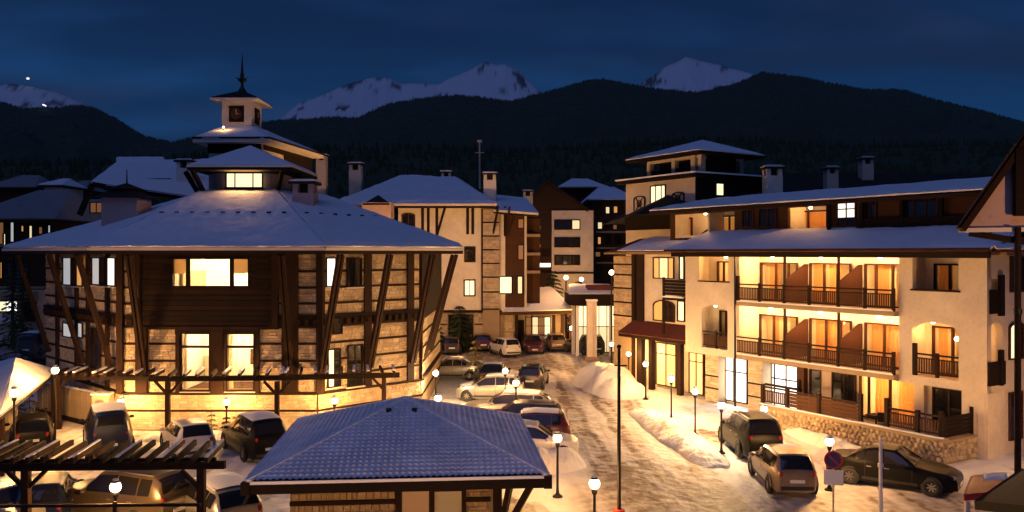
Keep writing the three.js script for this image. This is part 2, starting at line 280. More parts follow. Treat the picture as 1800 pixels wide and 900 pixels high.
// rounded rubble stones set in a wall
function rubbleGeo(W, H, seed, size = 0.24) {
  const r = rng(seed), list = [], ico = new THREE.IcosahedronGeometry(1, 1), nx = Math.round(W / size), ny = Math.max(1, Math.round(H / (size * 0.8)));
  const pos = [], col = [], uv = [];
  for (let j = 0; j < ny; j++) for (let i = 0; i < nx; i++) {
    const cx = (i + 0.5 + (j % 2 ? 0.25 : -0.25) + (r() - 0.5) * 0.35) / nx * W, cy = (j + 0.5 + (r() - 0.5) * 0.3) / ny * H, a = size * (0.42 + 0.16 * r()), b = size * (0.33 + 0.14 * r()), z = 0.07 + 0.06 * r(), th = r() * 3, t = 0.65 + 0.6 * r(), c = [0.46 * t, 0.36 * t, 0.23 * t];
    const p = ico.attributes.position, cs = Math.cos(th), sn = Math.sin(th), s = 1 + (r() - 0.5) * 0.2;
    for (let k = 0; k < p.count; k++) { let x = p.getX(k) * a, y = p.getY(k) * b, X = x * cs - y * sn, Y = x * sn + y * cs; pos.push(clamp(cx + X * s, 0, W), clamp(cy + Y, 0, H), p.getZ(k) * z); col.push(...c); uv.push(cx + X, cy + Y); }
  }
  let g = new THREE.BufferGeometry(); g.setAttribute('position', new THREE.Float32BufferAttribute(pos, 3)); g.setAttribute('color', new THREE.Float32BufferAttribute(col, 3)); g.setAttribute('uv', new THREE.Float32BufferAttribute(uv, 2)); g.computeVertexNormals(); return g;
}
// ------------------------------------------------------------------ ground
const nearH = (x, z) => { // small relief of trodden snow
  const road = Math.abs(x - 5.2 - 1.2 * Math.sin(z * 0.05)) < 3.2 ? 0.45 : 1;
  return 0.10 * road * fbm(x * 0.35, z * 0.35, 3.3, 4) + 0.07 * fbm(x * 1.9, z * 1.1, 8.1, 4);
};
const GX0 = -42, GX1 = 34, GZ0 = -96, GZ1 = -8;
{
  const g = new THREE.PlaneGeometry(24000, 24000, 1, 1).rotateX(-Math.PI / 2); structure('ground', g, std('snowy valley floor', [0.30, 0.30, 0.32], { map: mottle }), [0, -0.25, 0]);
  const S = 2048, cv = new Uint8Array(S * S * 4), road = (x, z) => { // centre line of the swept lane at depth z
    return 5.3 + 0.9 * Math.sin((z + 30) * 0.06) - 7 * sstep(-58, -74, z); };
  for (let j = 0; j < S; j++) for (let i = 0; i < S; i++) {
    const x = lerp(GX0, GX1, (i + 0.5) / S), z = lerp(GZ1, GZ0, (j + 0.5) / S), c = road(x, z), dx = x - c;
    const n1 = fbm(x * 0.22, z * 0.16, 1.1, 4), n2 = fbm(x * 1.5 - z * 0.03, z * 0.11, 5.5, 5), n3 = fbm(x * 2.2, z * 2.2, 7.7, 3), n4 = fbm(x * 7, z * 7, 2.2, 2);
    const lane = 1 - sstep(1.6, 3.6, Math.abs(dx) + n1 * 2.6);
    const wv = n1 * 0.9 + 0.25 * Math.sin(z * 0.11), ruts = [-2.9, -1.15, -0.75, 0.55, 0.95, 2.3, 2.75].reduce((s, o, k) => s + (0.55 + 0.45 * Math.sin(z * 0.09 + k * 2.1)) * Math.exp(-(((dx - o + wv * (0.6 + 0.12 * k)) / 0.17) ** 2)), 0);
    const apron = sstep(1, 6, x) * sstep(-35, -28.5, z); // where cars turn, near the bottom right
    const square = sstep(-58, -66, z) * (1 - sstep(9, 12, x)) * sstep(-16, -12, x); // bare wet paving before the far houses
    const lot = (1 - sstep(-4, 0, x)) * sstep(-45, -41, z);
    const walk = sstep(0.2, 0.9, n1 + 0.42) * (x > 8.2 + (z + 40) * -0.12 ? 1 : 0) * sstep(-33, -36, z) * 0.75;
    let slush = clamp(lane * (0.56 + 0.7 * n2 + 0.9 * ruts) + apron * (0.72 + 0.8 * n2 + 0.6 * n1) + square * (0.75 + n2 * 0.9) + lot * (0.30 + 1.3 * n2 + 0.7 * n1) + walk, 0, 1);
    slush = clamp(slush * (0.88 + 0.8 * n3) + 0.5 * sstep(0.14, 0.40, n3 * 0.4 + n2 * 0.7 + n1 * 0.4), 0, 1);
    const dirt = clamp(slush + 0.10 * n4, 0, 1), a = [0.80, 0.79, 0.78], b = [0.135, 0.088, 0.056], o = (j * S + i) * 4;
    for (let q = 0; q < 3; q++) cv[o + q] = Math.round(255 * Math.pow(clamp(lerp(a[q], b[q], dirt) * (1 + 0.10 * n4 + 0.10 * n3), 0, 1), 1 / 2.2)); cv[o + 3] = 255;
  }
  const t = new THREE.DataTexture(cv, S, S); t.colorSpace = THREE.SRGBColorSpace; t.magFilter = THREE.LinearFilter; t.minFilter = THREE.LinearMipmapLinearFilter; t.generateMipmaps = true; t.needsUpdate = true;
  const g2 = new THREE.PlaneGeometry(GX1 - GX0, GZ1 - GZ0, 380, 440).rotateX(-Math.PI / 2).translate((GX0 + GX1) / 2, 0, (GZ0 + GZ1) / 2), p = g2.attributes.position, uv = g2.attributes.uv;
  for (let i = 0; i < p.count; i++) { const x = p.getX(i), z = p.getZ(i); p.setY(i, nearH(x, z) - 0.03); uv.setXY(i, (x - GX0) / (GX1 - GX0), (z - GZ1) / (GZ0 - GZ1)); }
  g2.computeVertexNormals();
  const bump = snowBump.clone(); bump.repeat.set(26, 30); bump.needsUpdate = true;
  const m = new THREE.MeshStandardMaterial({ map: t, bumpMap: bump, bumpScale: 0.09, roughness: 0.62 }); m.name = 'trodden snow and slush';
  structure('road', g2, m);
}
// ------------------------------------------------------------------ mountains
function range(name, crest, D, front, back, o) {
  const nx = o.nx || 220, nz = o.nz || 60, pos = [], idx = [], col = [], uv = [];
  const H = (px) => { let k = 0; while (k < crest.length - 2 && px > crest[k + 1][0]) k++; const [a, b] = [crest[k], crest[k + 1]], t = clamp((px - a[0]) / (b[0] - a[0]), 0, 1), s = t; return EYE + (CY - lerp(a[1], b[1], s)) / F_PX * D; };
  const x0 = crest[0][0], x1 = crest[crest.length - 1][0];
  for (let j = 0; j <= nz; j++) for (let i = 0; i <= nx; i++) {
    const s = j / nz * 2 - 1, px = lerp(x0, x1, i / nx), X = rayX(px) * D + s * (o.skew || 0) * front, Z = -D - s * (s < 0 ? front : back), a = Math.abs(s);
    let h = H(px); h += o.rough * fbm(X / o.scale * 2, 2.2, o.seed, 5) * (1 - a) * (o.jag ?? 0.12);
    const prof = 1 - Math.pow(a, o.pow || 0.85), r = 1 - Math.abs(fbm(X / o.scale, Z / o.scale, o.seed, 6)) * 2.2, carve = (1 - r) * o.rough * sstep(0, 0.25, a) * sstep(0, 0.4, 1 - a);
    const y = -30 + (h + 30) * prof - carve * 1.4; pos.push(X, Math.min(y, h), Z); uv.push(X / 120, Z / 120);
    const rk = fbm(X / (o.scale * 0.20), y / (o.scale * 0.17), Z / (o.scale * 0.24) + o.seed, 6), broad = fbm(X / (o.scale * 0.55), y / (o.scale * 0.5), Z / (o.scale * 0.6) + o.seed + 9, 3), rock = sstep(0.10, 0.24, rk * 0.9 + broad * 0.8 + (o.bare || 0)), k = rock * (o.rockShare ?? 0.85);
    const line = o.treeline ? 1 - sstep(o.treeline[0], o.treeline[1], y + fbm(X / 130, Z / 130, 5, 4) * (o.treeline[1] - o.treeline[0]) * 1.6) : 0;
    const c = [0, 1, 2].map((q) => lerp(lerp(o.snow[q], o.rock[q], k), o.forest[q], line)); col.push(...c);
  }
  for (let j = 0; j < nz; j++) for (let i = 0; i < nx; i++) { const q = j * (nx + 1) + i; idx.push(q, q + 1, q + nx + 2, q, q + nx + 2, q + nx + 1); }
  const g = new THREE.BufferGeometry(); g.setAttribute('position', new THREE.Float32BufferAttribute(pos, 3)); g.setAttribute('color', new THREE.Float32BufferAttribute(col, 3)); g.setAttribute('uv', new THREE.Float32BufferAttribute(uv, 2)); g.setIndex(idx); g.computeVertexNormals();
  const m = new THREE.MeshStandardMaterial({ vertexColors: true, roughness: 1 }); m.name = name; const sm = structure(name, g, m); sm.userData.nx = nx; sm.userData.nz = nz;
}
const SN = [0.80, 0.80, 0.83], RK = [0.035, 0.04, 0.05], FO = [0.03, 0.042, 0.015];
range('snow_mountain', [[400, 300], [470, 232], [520, 186], [560, 168], [600, 152], [650, 136], [680, 134], [705, 146], [735, 150], [770, 147], [805, 128], [832, 116], [852, 108], [872, 117], [888, 116], [915, 130], [950, 160], [1010, 205], [1080, 185], [1135, 142], [1170, 116], [1205, 101], [1250, 112], [1320, 127], [1380, 180], [1480, 300]], 7200, 2400, 1500, { snow: SN, rock: RK, forest: FO, rough: 420, scale: 620, seed: 2.3, nx: 950, nz: 170, pow: 0.8, bare: -0.02, rockShare: 0.92 });
range('snow_mountain', [[-220, 260], [-120, 196], [-40, 160], [20, 148], [60, 150], [100, 163], [160, 186], [215, 228], [260, 260], [330, 300]], 4300, 1500, 900, { snow: SN, rock: RK, forest: FO, rough: 150, scale: 420, seed: 5.1, nx: 420, nz: 110, treeline: [640, 760], bare: 0.02 });
range('forest_hill', [[-160, 190], [-40, 178], [0, 181], [40, 192], [90, 190], [130, 186], [165, 192], [205, 212], [250, 238], [300, 250], [340, 243], [380, 228], [450, 215], [520, 211], [590, 206], [628, 209], [680, 186], [740, 172], [800, 168], [850, 174], [900, 178], [950, 166], [1000, 150], [1060, 141], [1110, 148], [1165, 158], [1230, 162], [1290, 150], [1340, 127], [1400, 134], [1460, 150], [1520, 158], [1590, 160], [1650, 176], [1720, 192], [1790, 212], [1860, 228], [1960, 250], [2100, 270]], 2600, 1500, 700, { snow: FO, rock: FO, forest: FO, rough: 80, scale: 260, seed: 8.4, nx: 520, nz: 90, pow: 0.9 });
range('forest_hill', [[-500, 330], [-200, 300], [0, 292], [150, 290], [300, 284], [500, 268], [700, 262], [900, 270], [1100, 258], [1300, 250], [1500, 262], [1700, 256], [1900, 262], [2300, 300]], 900, 560, 300, { snow: FO, rock: FO, forest: FO, rough: 24, scale: 90, seed: 3.7, nx: 400, nz: 70, pow: 0.9 });
// spruces on the hills, too far off to count
function spruces(D, crest0, n, h, reach, seed, label) {
  const R = rng(seed), g = merge([new THREE.ConeGeometry(0.24, 0.75, 5, 1, true).translate(0, 0.6, 0), new THREE.ConeGeometry(0.33, 0.5, 5, 1, true).translate(0, 0.3, 0)]), im = new THREE.InstancedMesh(g, M.spruce, n), m = new THREE.Matrix4(), q = new THREE.Quaternion(), at3 = V(), sc = V();
  const mesh = scene.children.filter((o) => o.name.startsWith('forest_hill'))[crest0], P = mesh.geometry.attributes.position, nx = mesh.userData.nx, nz = mesh.userData.nz; let k = 0, guard = 0;
  while (k < n && guard++ < n * 30) {
    const i = Math.floor(R() * nx), j = Math.floor((0.5 - reach * R() ** 1.6) * nz) + 1, a = j * (nx + 1) + i; if (a < 0 || a >= P.count) continue;
    const f = R(); at3.set(lerp(P.getX(a), P.getX(a + 1), f), lerp(P.getY(a), P.getY(a + 1), f) - h * 0.25, lerp(P.getZ(a), P.getZ(a + nx + 1), R() * 0.3)); const s = h * (0.55 + 0.7 * R()); sc.set(s * 0.8, s, s * 0.8); m.compose(at3, q, sc); im.setMatrixAt(k++, m);
  }
  im.name = numbered('spruce_forest'); scene.add(im); tag(im, label, 'forest', null, 'stuff');
}
spruces(2600, 0, 26000, 8.5, 0.3, 5, 'dark spruce forest along the high hill crest'); spruces(900, 1, 9000, 11, 0.42, 6, 'dark spruce forest on the nearer low hill');
{ // ski slope lamp, and below it a glowing strip imitating lit snow
  for (const [px, py, D, w, h, label] of [[49, 138, 4290, 15, 11, 'bright floodlight high on the ski slope, upper one'], [78, 185, 2590, 12, 3.6, 'glowing strip imitating a floodlit stretch of snow lower on the ski slope']]) {
    const p = at(px, py, D - 8), t = thing('slope_lamp_or_lit_snow', label, 'floodlight', p.clone().setY(p.y - h), 0, 'lights on the ski slope');
    part('mast', boxGeo(1.2, h * 2.2, 1.2), M.metal, t, [0, -h * 0.1, -1.5]);
    const hd = new THREE.CapsuleGeometry(h * 0.5, Math.max(0.1, w - h), 6, 12).rotateZ(Math.PI / 2 - (h < 5 ? 0.4 : 0)); part('lamp_head', hd, h < 5 ? M.coldGlow : M.litWhite, t, [0, h, 0]);
  }
}

function curtainGeo(w, h, folds, amp, seed) { const g = new THREE.PlaneGeometry(w, h, folds * 6, 3), p = g.attributes.position; for (let i = 0; i < p.count; i++) { const x = p.getX(i) / w; p.setZ(i, amp * Math.sin(x * folds * 6.283 + seed + 0.8 * Math.sin(x * 9 + seed * 3)) * (0.75 + 0.25 * p.getY(i) / h)); } g.computeVertexNormals(); return g; }
// ------------------------------------------------------------------ generic building pieces
function chimney(px, d, w, y0, y1, mat, label, o = {}) {
  const p = at(px, CY, d), t = thing('chimney', label, 'chimney', [p.x, y0, p.z - w / 2], o.turn || 0), h = y1 - y0;
  part('stack', boxGeo(w, h, w), mat, t, [0, h / 2, 0]);
  if (o.cone) { part('cap', new THREE.ConeGeometry(w * 0.98, w * 0.42, 4).rotateY(Math.PI / 4), M.roof, t, [0, h + w * 0.21, 0]); part('finial', new THREE.CylinderGeometry(0.02, 0.05, w * 0.5, 6), M.metal, t, [0, h + w * 0.6, 0]); part('snow_cover', new THREE.ConeGeometry(w * 0.6, w * 0.2, 4).rotateY(Math.PI / 4), o.snow ? M.snow : M.roof, t, [0, h + w * 0.36, 0]); }
  else { for (const [sx, sz] of [[-1, -1], [1, -1], [-1, 1], [1, 1]]) part('corner_pier', boxGeo(w * 0.24, w * 0.42, w * 0.24), mat, t, [sx * w * 0.36, h + w * 0.21, sz * w * 0.36]); part('flue', boxGeo(w * 0.4, w * 0.4, w * 0.4), M.roof, t, [0, h + w * 0.2, 0]); part('cap', boxGeo(w * 1.28, w * 0.12, w * 1.28), M.roof, t, [0, h + w * 0.48, 0]); part('snow_cover', blanket(V(-w * .6, 0, w * .6), V(w * .6, 0, w * .6), V(w * .6, 0, -w * .6), V(-w * .6, 0, -w * .6), w * 0.14, 6, 6, px), M.snow, t, [0, h + w * 0.545, 0]); }
  return t;
}
function strips(F, mat, u0, u1, list, n0, n1, h = 0.09, parent) { for (const v of list) F.box('timber_strip', mat, u0, u1, v - h / 2, v + h / 2, n0, n1, parent); }

// ------------------------------------------------------------------ the octagonal hall
{
  const t = thing('octagonal_hall', 'many sided stone and timber hall under a wide snowy roof', 'building', [-14, 0, -46]);
  const A = new Face(t, -18.55, -41, 0), R = new Face(t, -9.38, -41, Math.PI / 4), Lf = new Face(t, -27, -49.45, -Math.PI / 4), S = new Face(t, -4.94, -45.44, Math.PI / 2), WA = 9.17, WR = 6.28, WL = 11.95, WS = 13, TOP = 8.5;
  const lines = [7.63, 6.85, 6.08, 4.15, 3.33, 2.55], bands = [1.76, 2.55, 3.33, 4.15, 4.92, 5.53, 6.08, 6.85, 7.63, 8.5];
  let seed = 100;
  for (const [F, W] of [[A, WA], [R, WR], [Lf, WL], [S, WS]]) {
    if (F === A) F.wall('wall', M.mortar, 0.01, W - 0.01, 0, TOP, [[318, 371], [397, 449]].map((p) => ({ u0: A.u(p[0]) + 0.04, u1: A.u(p[1]) - 0.04, v0: 1.95, v1: 4.84 })).concat({ u0: A.u(301, 0.28) + 0.05, u1: A.u(438, 0.28) - 0.05, v0: A.v(370, 505, 0.28) + 0.05, v1: A.v(370, 453, 0.28) - 0.05 }), 0.35, 0); else F.box('wall', M.mortar, 0.01, W - 0.01, 0, TOP, -0.35, 0);
    F.box('plinth', M.mortar, 0, W, 0, 1.72, 0.001, 0.12);
    F.box('plinth_ledge', M.timber, -0.04, W + 0.04, 1.72, 1.81, 0.0, 0.24);
    F.box('plinth_strip', M.timber, -0.02, W + 0.02, 0.92, 1.0, 0.12, 0.19);
    if (F !== S) { F.stones(0, W, 0.05, 0.92, 0.12, seed++, { color: [0.52, 0.42, 0.29], proud: 0.03 }); F.stones(0, W, 1.0, 1.72, 0.12, seed++, { color: [0.52, 0.42, 0.29], proud: 0.03 }); }
  }
  const clad = (F, u0, u1, from = 0, to = 9) => { for (let k = 0; k < bands.length - 1; k++) { if (k === 4 || bands[k] < from - 0.1 || bands[k + 1] > to + 0.1) continue; F.stones(u0, u1, bands[k] + 0.05, bands[k + 1] - 0.05, 0, seed++, { color: [0.52, 0.42, 0.29] }); } strips(F, M.timber, u0, u1, lines.filter((v) => v > from && v < to), 0, 0.075, 0.1); };
  const post = (F, u, w = 0.36, v0 = 1.81, d = 0.16) => F.box('post', M.timberUp, u - w / 2, u + w / 2, v0, TOP, 0, d);
  const strut = (F, u, v0 = 2.75, n = 1.8, du = 0) => { for (const s of [-0.1, 0.1]) F.bar('strut', M.timberUp, [u + s, v0, 0.2], [u + s + du, 8.42, n], 0.13, 0.2); };
  const joists = (F, u0, u1) => { F.box('belt_beam', M.timberBlack, u0, u1, 5.33, 5.53, 0, 0.16); F.box('belt_beam', M.timberBlack, u0, u1, 4.92, 5.04, 0, 0.13); F.box('belt_board', M.timber, u0, u1, 5.04, 5.33, 0, 0.03); for (let u = u0 + 0.2; u < u1; u += 0.42) F.box('joist_end', M.timber, u, u + 0.17, 5.05, 5.32, 0.03, 0.24); };
  // front
  const ub0 = A.u(248), ub1 = A.u(484);
  clad(A, 0.02, ub0 - 0.02); clad(A, ub1 + 0.02, WA - 0.02); clad(A, ub0 + 0.4, A.u(314), 0, 4.9); clad(A, A.u(455), A.u(488), 0, 4.9); joists(A, 0.02, ub0); joists(A, ub1, WA - 0.02);
  const hw = [A.u(301, 0.28), A.u(438, 0.28), A.v(370, 505, 0.28), A.v(370, 453, 0.28)];
  for (let k = 0; k < 14; k++) { const v0 = 5.0 + k * 0.25 + 0.006, v1 = v0 + 0.237, bd = (x0, x1, y0, y1) => A.box('bay_board', k % 3 ? M.timberBlack : M.timber, x0, x1, y0, y1, 0.0, 0.24 + 0.012 * ((k * 7) % 3)); if (v1 < hw[2] || v0 > hw[3]) bd(ub0, ub1, v0, v1); else { bd(ub0, hw[0] + 0.03, v0, v1); bd(hw[1] - 0.03, ub1, v0, v1); if (v0 < hw[2] - 0.02) bd(hw[0] + 0.03, hw[1] - 0.03, v0, hw[2]); if (v1 > hw[3] + 0.02) bd(hw[0] + 0.03, hw[1] - 0.03, hw[3], v1); } }
  A.box('bay_sill', M.timber, ub0 - 0.05, ub1 + 0.05, 4.86, 5.0, 0, 0.34);
  for (const px of [246, 486]) A.box('bay_post', M.timberUp, A.u(px) - 0.14, A.u(px) + 0.14, 4.86, TOP, 0, 0.36);
  const uw = A.window({ uv: hw, n: 0.2, mat: M.pane, xs: [0, 0.215, 0.775, 1], ys: [0, 1], frame: M.timberBlack, sill: M.timber, f: 0.07, bw: 0.2 });
  for (const [px, cs] of [[[318, 371], [[0.0, 0.1, M.curtainPale], [0.84, 1, M.curtainPale]]], [[397, 449], [[0.0, 0.16, M.curtainPale], [0.9, 1, M.curtainPale]]]]) { // real panes before a bright room
    const fr = A.window({ px, py: [577, 688], n: -0.02, mat: M.pane, cols: 1, ys: [0, 0.71, 1], frame: M.timberBlack, sill: M.trim, f: 0.08, bw: 0.12 }), w = A.u(px[1]) - A.u(px[0]), h = 2.9;
    for (const [a, b, m] of cs) part('curtain', curtainGeo((b - a) * w, h, 3, 0.035, a * 9), m, fr, [lerp(-w / 2, w / 2, (a + b) / 2), 0, -0.45]);
  }
  { const a = A.u(312), b = A.u(455), Z = -3.6, rw = (u0, u1, v0, v1, n0, n1, m) => A.box('room_wall', m || M.plasterPale, u0, u1, v0, v1, n0, n1); rw(a, b, 1.8, 5.0, Z - 0.1, Z); rw(a - 0.1, a, 1.8, 5.0, Z, -0.36); rw(b, b + 0.1, 1.8, 5.0, Z, -0.36); rw(a, b, 1.7, 1.8, Z, -0.36, M.timberBrown); rw(a, b, 5.0, 5.1, Z, -0.36);
    A.box('picture_frame', M.timberBrown, b - 1.5, b - 0.8, 2.7, 3.5, Z, Z + 0.05); A.box('cupboard', M.timberPale, a + 0.2, a + 1.2, 1.8, 3.2, Z, Z + 0.5);
    rw(a - 1, b + 1, 6.0, 8.4, -3.1, -3.0); rw(a - 1.1, a - 1, 6.0, 8.4, -3, -0.36); rw(b + 1, b + 1.1, 6.0, 8.4, -3, -0.36); rw(a - 1, b + 1, 5.9, 6.0, -3, -0.36, M.timberBrown); rw(a - 1, b + 1, 8.4, 8.5, -3, -0.36); A.box('white_board', M.white, a + 1.4, b - 0.9, 6.7, 7.7, -3, -2.94); A.box('cupboard', M.timberPale, a - 0.7, a + 0.3, 6, 7.6, -3, -2.5);
    part('blind', boxGeo(0.85, 0.75, 0.02), M.curtainPale, uw, [-(hw[1] - hw[0]) * 0.39, (hw[3] - hw[2]) * 0.22, -0.2]); part('blind', boxGeo(0.85, 0.75, 0.02), M.curtainPale, uw, [(hw[1] - hw[0]) * 0.385, (hw[3] - hw[2]) * 0.22, -0.2]);
    for (const u of [A.u(335), A.u(408)]) { const p = A.loc(u, 8.1, -1.6); part('room_lamp', new THREE.SphereGeometry(0.14, 14, 10), M.roomBulb, t, p); lamp(t, WHITE, 20, p.toArray(), 0.14); }
    for (const u of [A.u(344), A.u(423)]) { const p = A.loc(u, 4.7, -1.7); part('room_lamp', new THREE.SphereGeometry(0.14, 14, 10), M.roomBulb, t, p); lamp(t, WHITE, 20, p.toArray(), 0.14); } }
  { const l = new THREE.RectAreaLight(WARM, 1.2 * K, 2.6, 1.2); l.name = 'hall_window_light'; l.position.copy(A.loc(A.u(384), 3.2, 0.4)); l.rotation.y = Math.PI; t.add(l); }
  A.box('door_post', M.timberUp, A.u(373), A.u(395), 1.81, 4.9, 0, 0.3); A.box('door_post', M.timberUp, A.u(310), A.u(317), 1.81, 4.9, 0, 0.14); A.box('door_post', M.timberUp, A.u(450), A.u(457), 1.81, 4.9, 0, 0.14);
  A.box('lintel', M.timberBlack, A.u(310), A.u(457), 4.62, 4.86, 0, 0.2);
  post(A, A.u(212), 0.3); post(A, A.u(250), 0.55); post(A, A.u(514), 0.6, 1.81, 0.22); post(A, A.u(500), 0.2); post(A, A.u(563), 0.3);
  strut(A, A.u(256), 2.8, 1.8, 0); strut(A, A.u(512), 2.8, 1.8);
  // right oblique face
  clad(R, 0.05, WR - 0.02); joists(R, 0.1, WR);
  for (const px of [562, 645, 720]) post(R, R.u(px), 0.42, 1.81, 0.14);
  strut(R, R.u(561), 2.75, 1.85); strut(R, R.u(646), 2.75, 1.85); strut(R, R.u(721), 2.75, 1.85);
  R.window({ px: [572, 590], py: [453, 504], n: 0.06, mat: M.litWhite, frame: M.timberBlack, sill: true, f: 0.05 }); R.window({ px: [609, 635], py: [453, 504], n: 0.06, mat: M.glassDark, cols: 2, frame: M.timberBlack, sill: true, f: 0.05 });
  R.window({ px: [584, 601], py: [559, 587], n: 0.17, mat: M.glassDark, frame: M.timberBlack, f: 0.05 });
  R.window({ px: [575, 598], py: [614, 679], n: 0.06, mat: (i) => (i ? M.glassDark : M.litPale), cols: 2, frame: M.timberBlack, sill: true, f: 0.05 }); R.window({ px: [610, 637], py: [607, 677], n: 0.06, mat: M.glassDark, cols: 2, frame: M.timberBlack, sill: true, f: 0.06 });
  // far right side, receding
  S.box('side_boarding', M.timberBlack, 0.3, WS, 4.9, TOP, 0, 0.12); clad(S, 0.05, WS, 0, 4.95); post(S, 0.15, 0.34); strut(S, 1.2, 2.8, 1.7); strut(S, 4.5, 2.8, 1.7);
  // left oblique face
  clad(Lf, 0.02, WL - 0.02); joists(Lf, 0.05, WL - 0.1);
  for (const px of [104, 138, 158, 192, 212]) post(Lf, Lf.u(px), 0.34);
  strut(Lf, Lf.u(92), 2.9, 1.8); strut(Lf, Lf.u(152), 2.75, 1.8); strut(Lf, Lf.u(205), 2.75, 1.8);
  const two = (a, b) => (i) => (i ? b : a);
  Lf.window({ px: [112, 147], py: [452, 504], n: 0.1, mat: two(M.litGrey, M.litDim), xs: [0, 0.42, 0.58, 1], mat: (i) => [M.litGrey, M.timber, M.litAmber][i], frame: M.timberBlack, sill: true, f: 0.06 });
  Lf.window({ px: [163, 205], py: [452, 504], n: 0.1, xs: [0, 0.34, 0.56, 1], mat: (i) => [M.litGrey, M.timber, M.litWhite][i], frame: M.timberBlack, sill: true, f: 0.06 });
  Lf.window({ px: [112, 128], py: [566, 595], n: 0.1, mat: M.litGrey, frame: M.timberBlack, sill: true, f: 0.06 }); Lf.window({ px: [138, 147], py: [566, 595], n: 0.1, mat: M.litGrey, frame: M.timberBlack, f: 0.05 });
  Lf.window({ px: [160, 178], py: [575, 650], n: 0.1, mat: M.glassDark, cols: 2, frame: M.timberBlack, f: 0.06 });
  // roof
  const c = t.position, E = [V(-29, 8.72, -48.6), V(-19.4, 8.72, -39), V(-8.53, 8.72, -39), V(-2.58, 8.72, -44.95), V(-3.9, 8.72, -58.5), V(-29, 8.72, -60)].map((p) => p.sub(c));
  const T = [V(-18.7, 11.75, -50.6), V(-17.5, 11.85, -48), V(-13.2, 11.85, -48), V(-11.1, 11.75, -50.2), V(-11.1, 11.75, -55), V(-18.7, 11.75, -55)].map((p) => p.sub(c));
  part('eaves', polySlab(E, 0.26), M.timber, t);
  const lift = (p, y) => V(p.x, p.y + y, p.z);
  for (const [i, j] of [[0, 1], [1, 2], [2, 3], [3, 4], [5, 0], [4, 5]]) {
    part('roof', blanket(lift(E[i], -0.01), lift(E[j], -0.01), T[j], T[i], 0.06, 2, 2, i, 0), M.roof, t);
    if (i < 4) part('roof_snow', blanket(lift(E[i], 0.05), lift(E[j], 0.05), lift(T[j], 0.05), lift(T[i], 0.05), 0.17, 90, 50, i * 3.1, 0.55), M.snow, t);
    part('gutter', bar(lift(E[i], -0.03), lift(E[j], -0.03), 0.11, 0.13), M.trim, t);
  }
  const hook = boxGeo(0.22, 0.13, 0.05); for (let k = 0; k < 9; k++) { const u = (k + 0.6) / 9.5, p = E[1].clone().lerp(E[2], u).lerp(T[1].clone().lerp(T[2], u), 0.52); part('snow_guard', hook, M.roof, t, [p.x, p.y + 0.22, p.z]); }
  for (let k = 0; k < 6; k++) { const u = (k + 0.6) / 6.5, p = E[2].clone().lerp(E[3], u).lerp(T[2].clone().lerp(T[3], u), 0.52); part('snow_guard', hook, M.roof, t, [p.x, p.y + 0.22, p.z], Math.PI / 4); }
  // lantern on the roof
  const LN = new Face(t, -17.0, -48.1, 0); const w = 3.2;
  part('lantern_wall', new THREE.CylinderGeometry(2.35, 2.35, 2.2, 8, 1).rotateY(Math.PI / 8), M.plasterPink, t, [-15.35 - c.x, 12.2, -50.2 - c.z]);
  LN.window({ px: [397, 463], py: [303, 331], n: 0.1, mat: M.litPale, xs: [0, 0.25, 0.73, 1], frame: M.timberBlack, f: 0.07, sill: M.timber });
  for (const [x0, z0, x1, z1] of [[-17.3, -48.2, -17.6, -46.9], [-18, -49.4, -18.6, -48.6], [-13.3, -48.2, -12.6, -46.9], [-12.8, -49.4, -12.1, -48.6]]) part('lantern_strut', bar(V(x0, 11.7, z0).sub(c), V(x1, 13.15, z1).sub(c), 0.2, 0.22), M.timberBlack, t);
  const e = [V(-17.75, 13.25, -46.6), V(-12.0, 13.25, -46.6), V(-12.0, 13.25, -52.6), V(-17.75, 13.25, -52.6)].map((p) => p.sub(c)), apex = V(-15.2, 14.62, -49.6).sub(c);
  part('lantern_eaves', polySlab(e, 0.2), M.timberBlack, t);
  for (let k = 0; k < 4; k++) part('lantern_snow', blanket(e[k], e[(k + 1) % 4], apex, apex, 0.14, 24, 14, k + 9, 0.4), M.snow, t);
  for (let k = 0; k < 4; k++) part('lantern_gutter', bar(e[k], e[(k + 1) % 4], 0.08, 0.1), M.trim, t);
  { const l = new THREE.RectAreaLight(WARM, 5 * K, 1.9, 0.7); l.name = 'lantern_window_light'; l.position.copy(LN.loc(LN.u(430), 12.6, 0.3)); l.rotation.y = Math.PI; l.rotation.x = 0; t.add(l); }
}
chimney(209, 44.6, 1.85, 9.7, 11.4, M.plasterPink, 'wide pink chimney with dark pointed cap on the hall roof left', { cone: true });
chimney(532, 46, 1.15, 10.6, 11.75, M.plasterPink, 'squat pink chimney with open top right of the lantern');
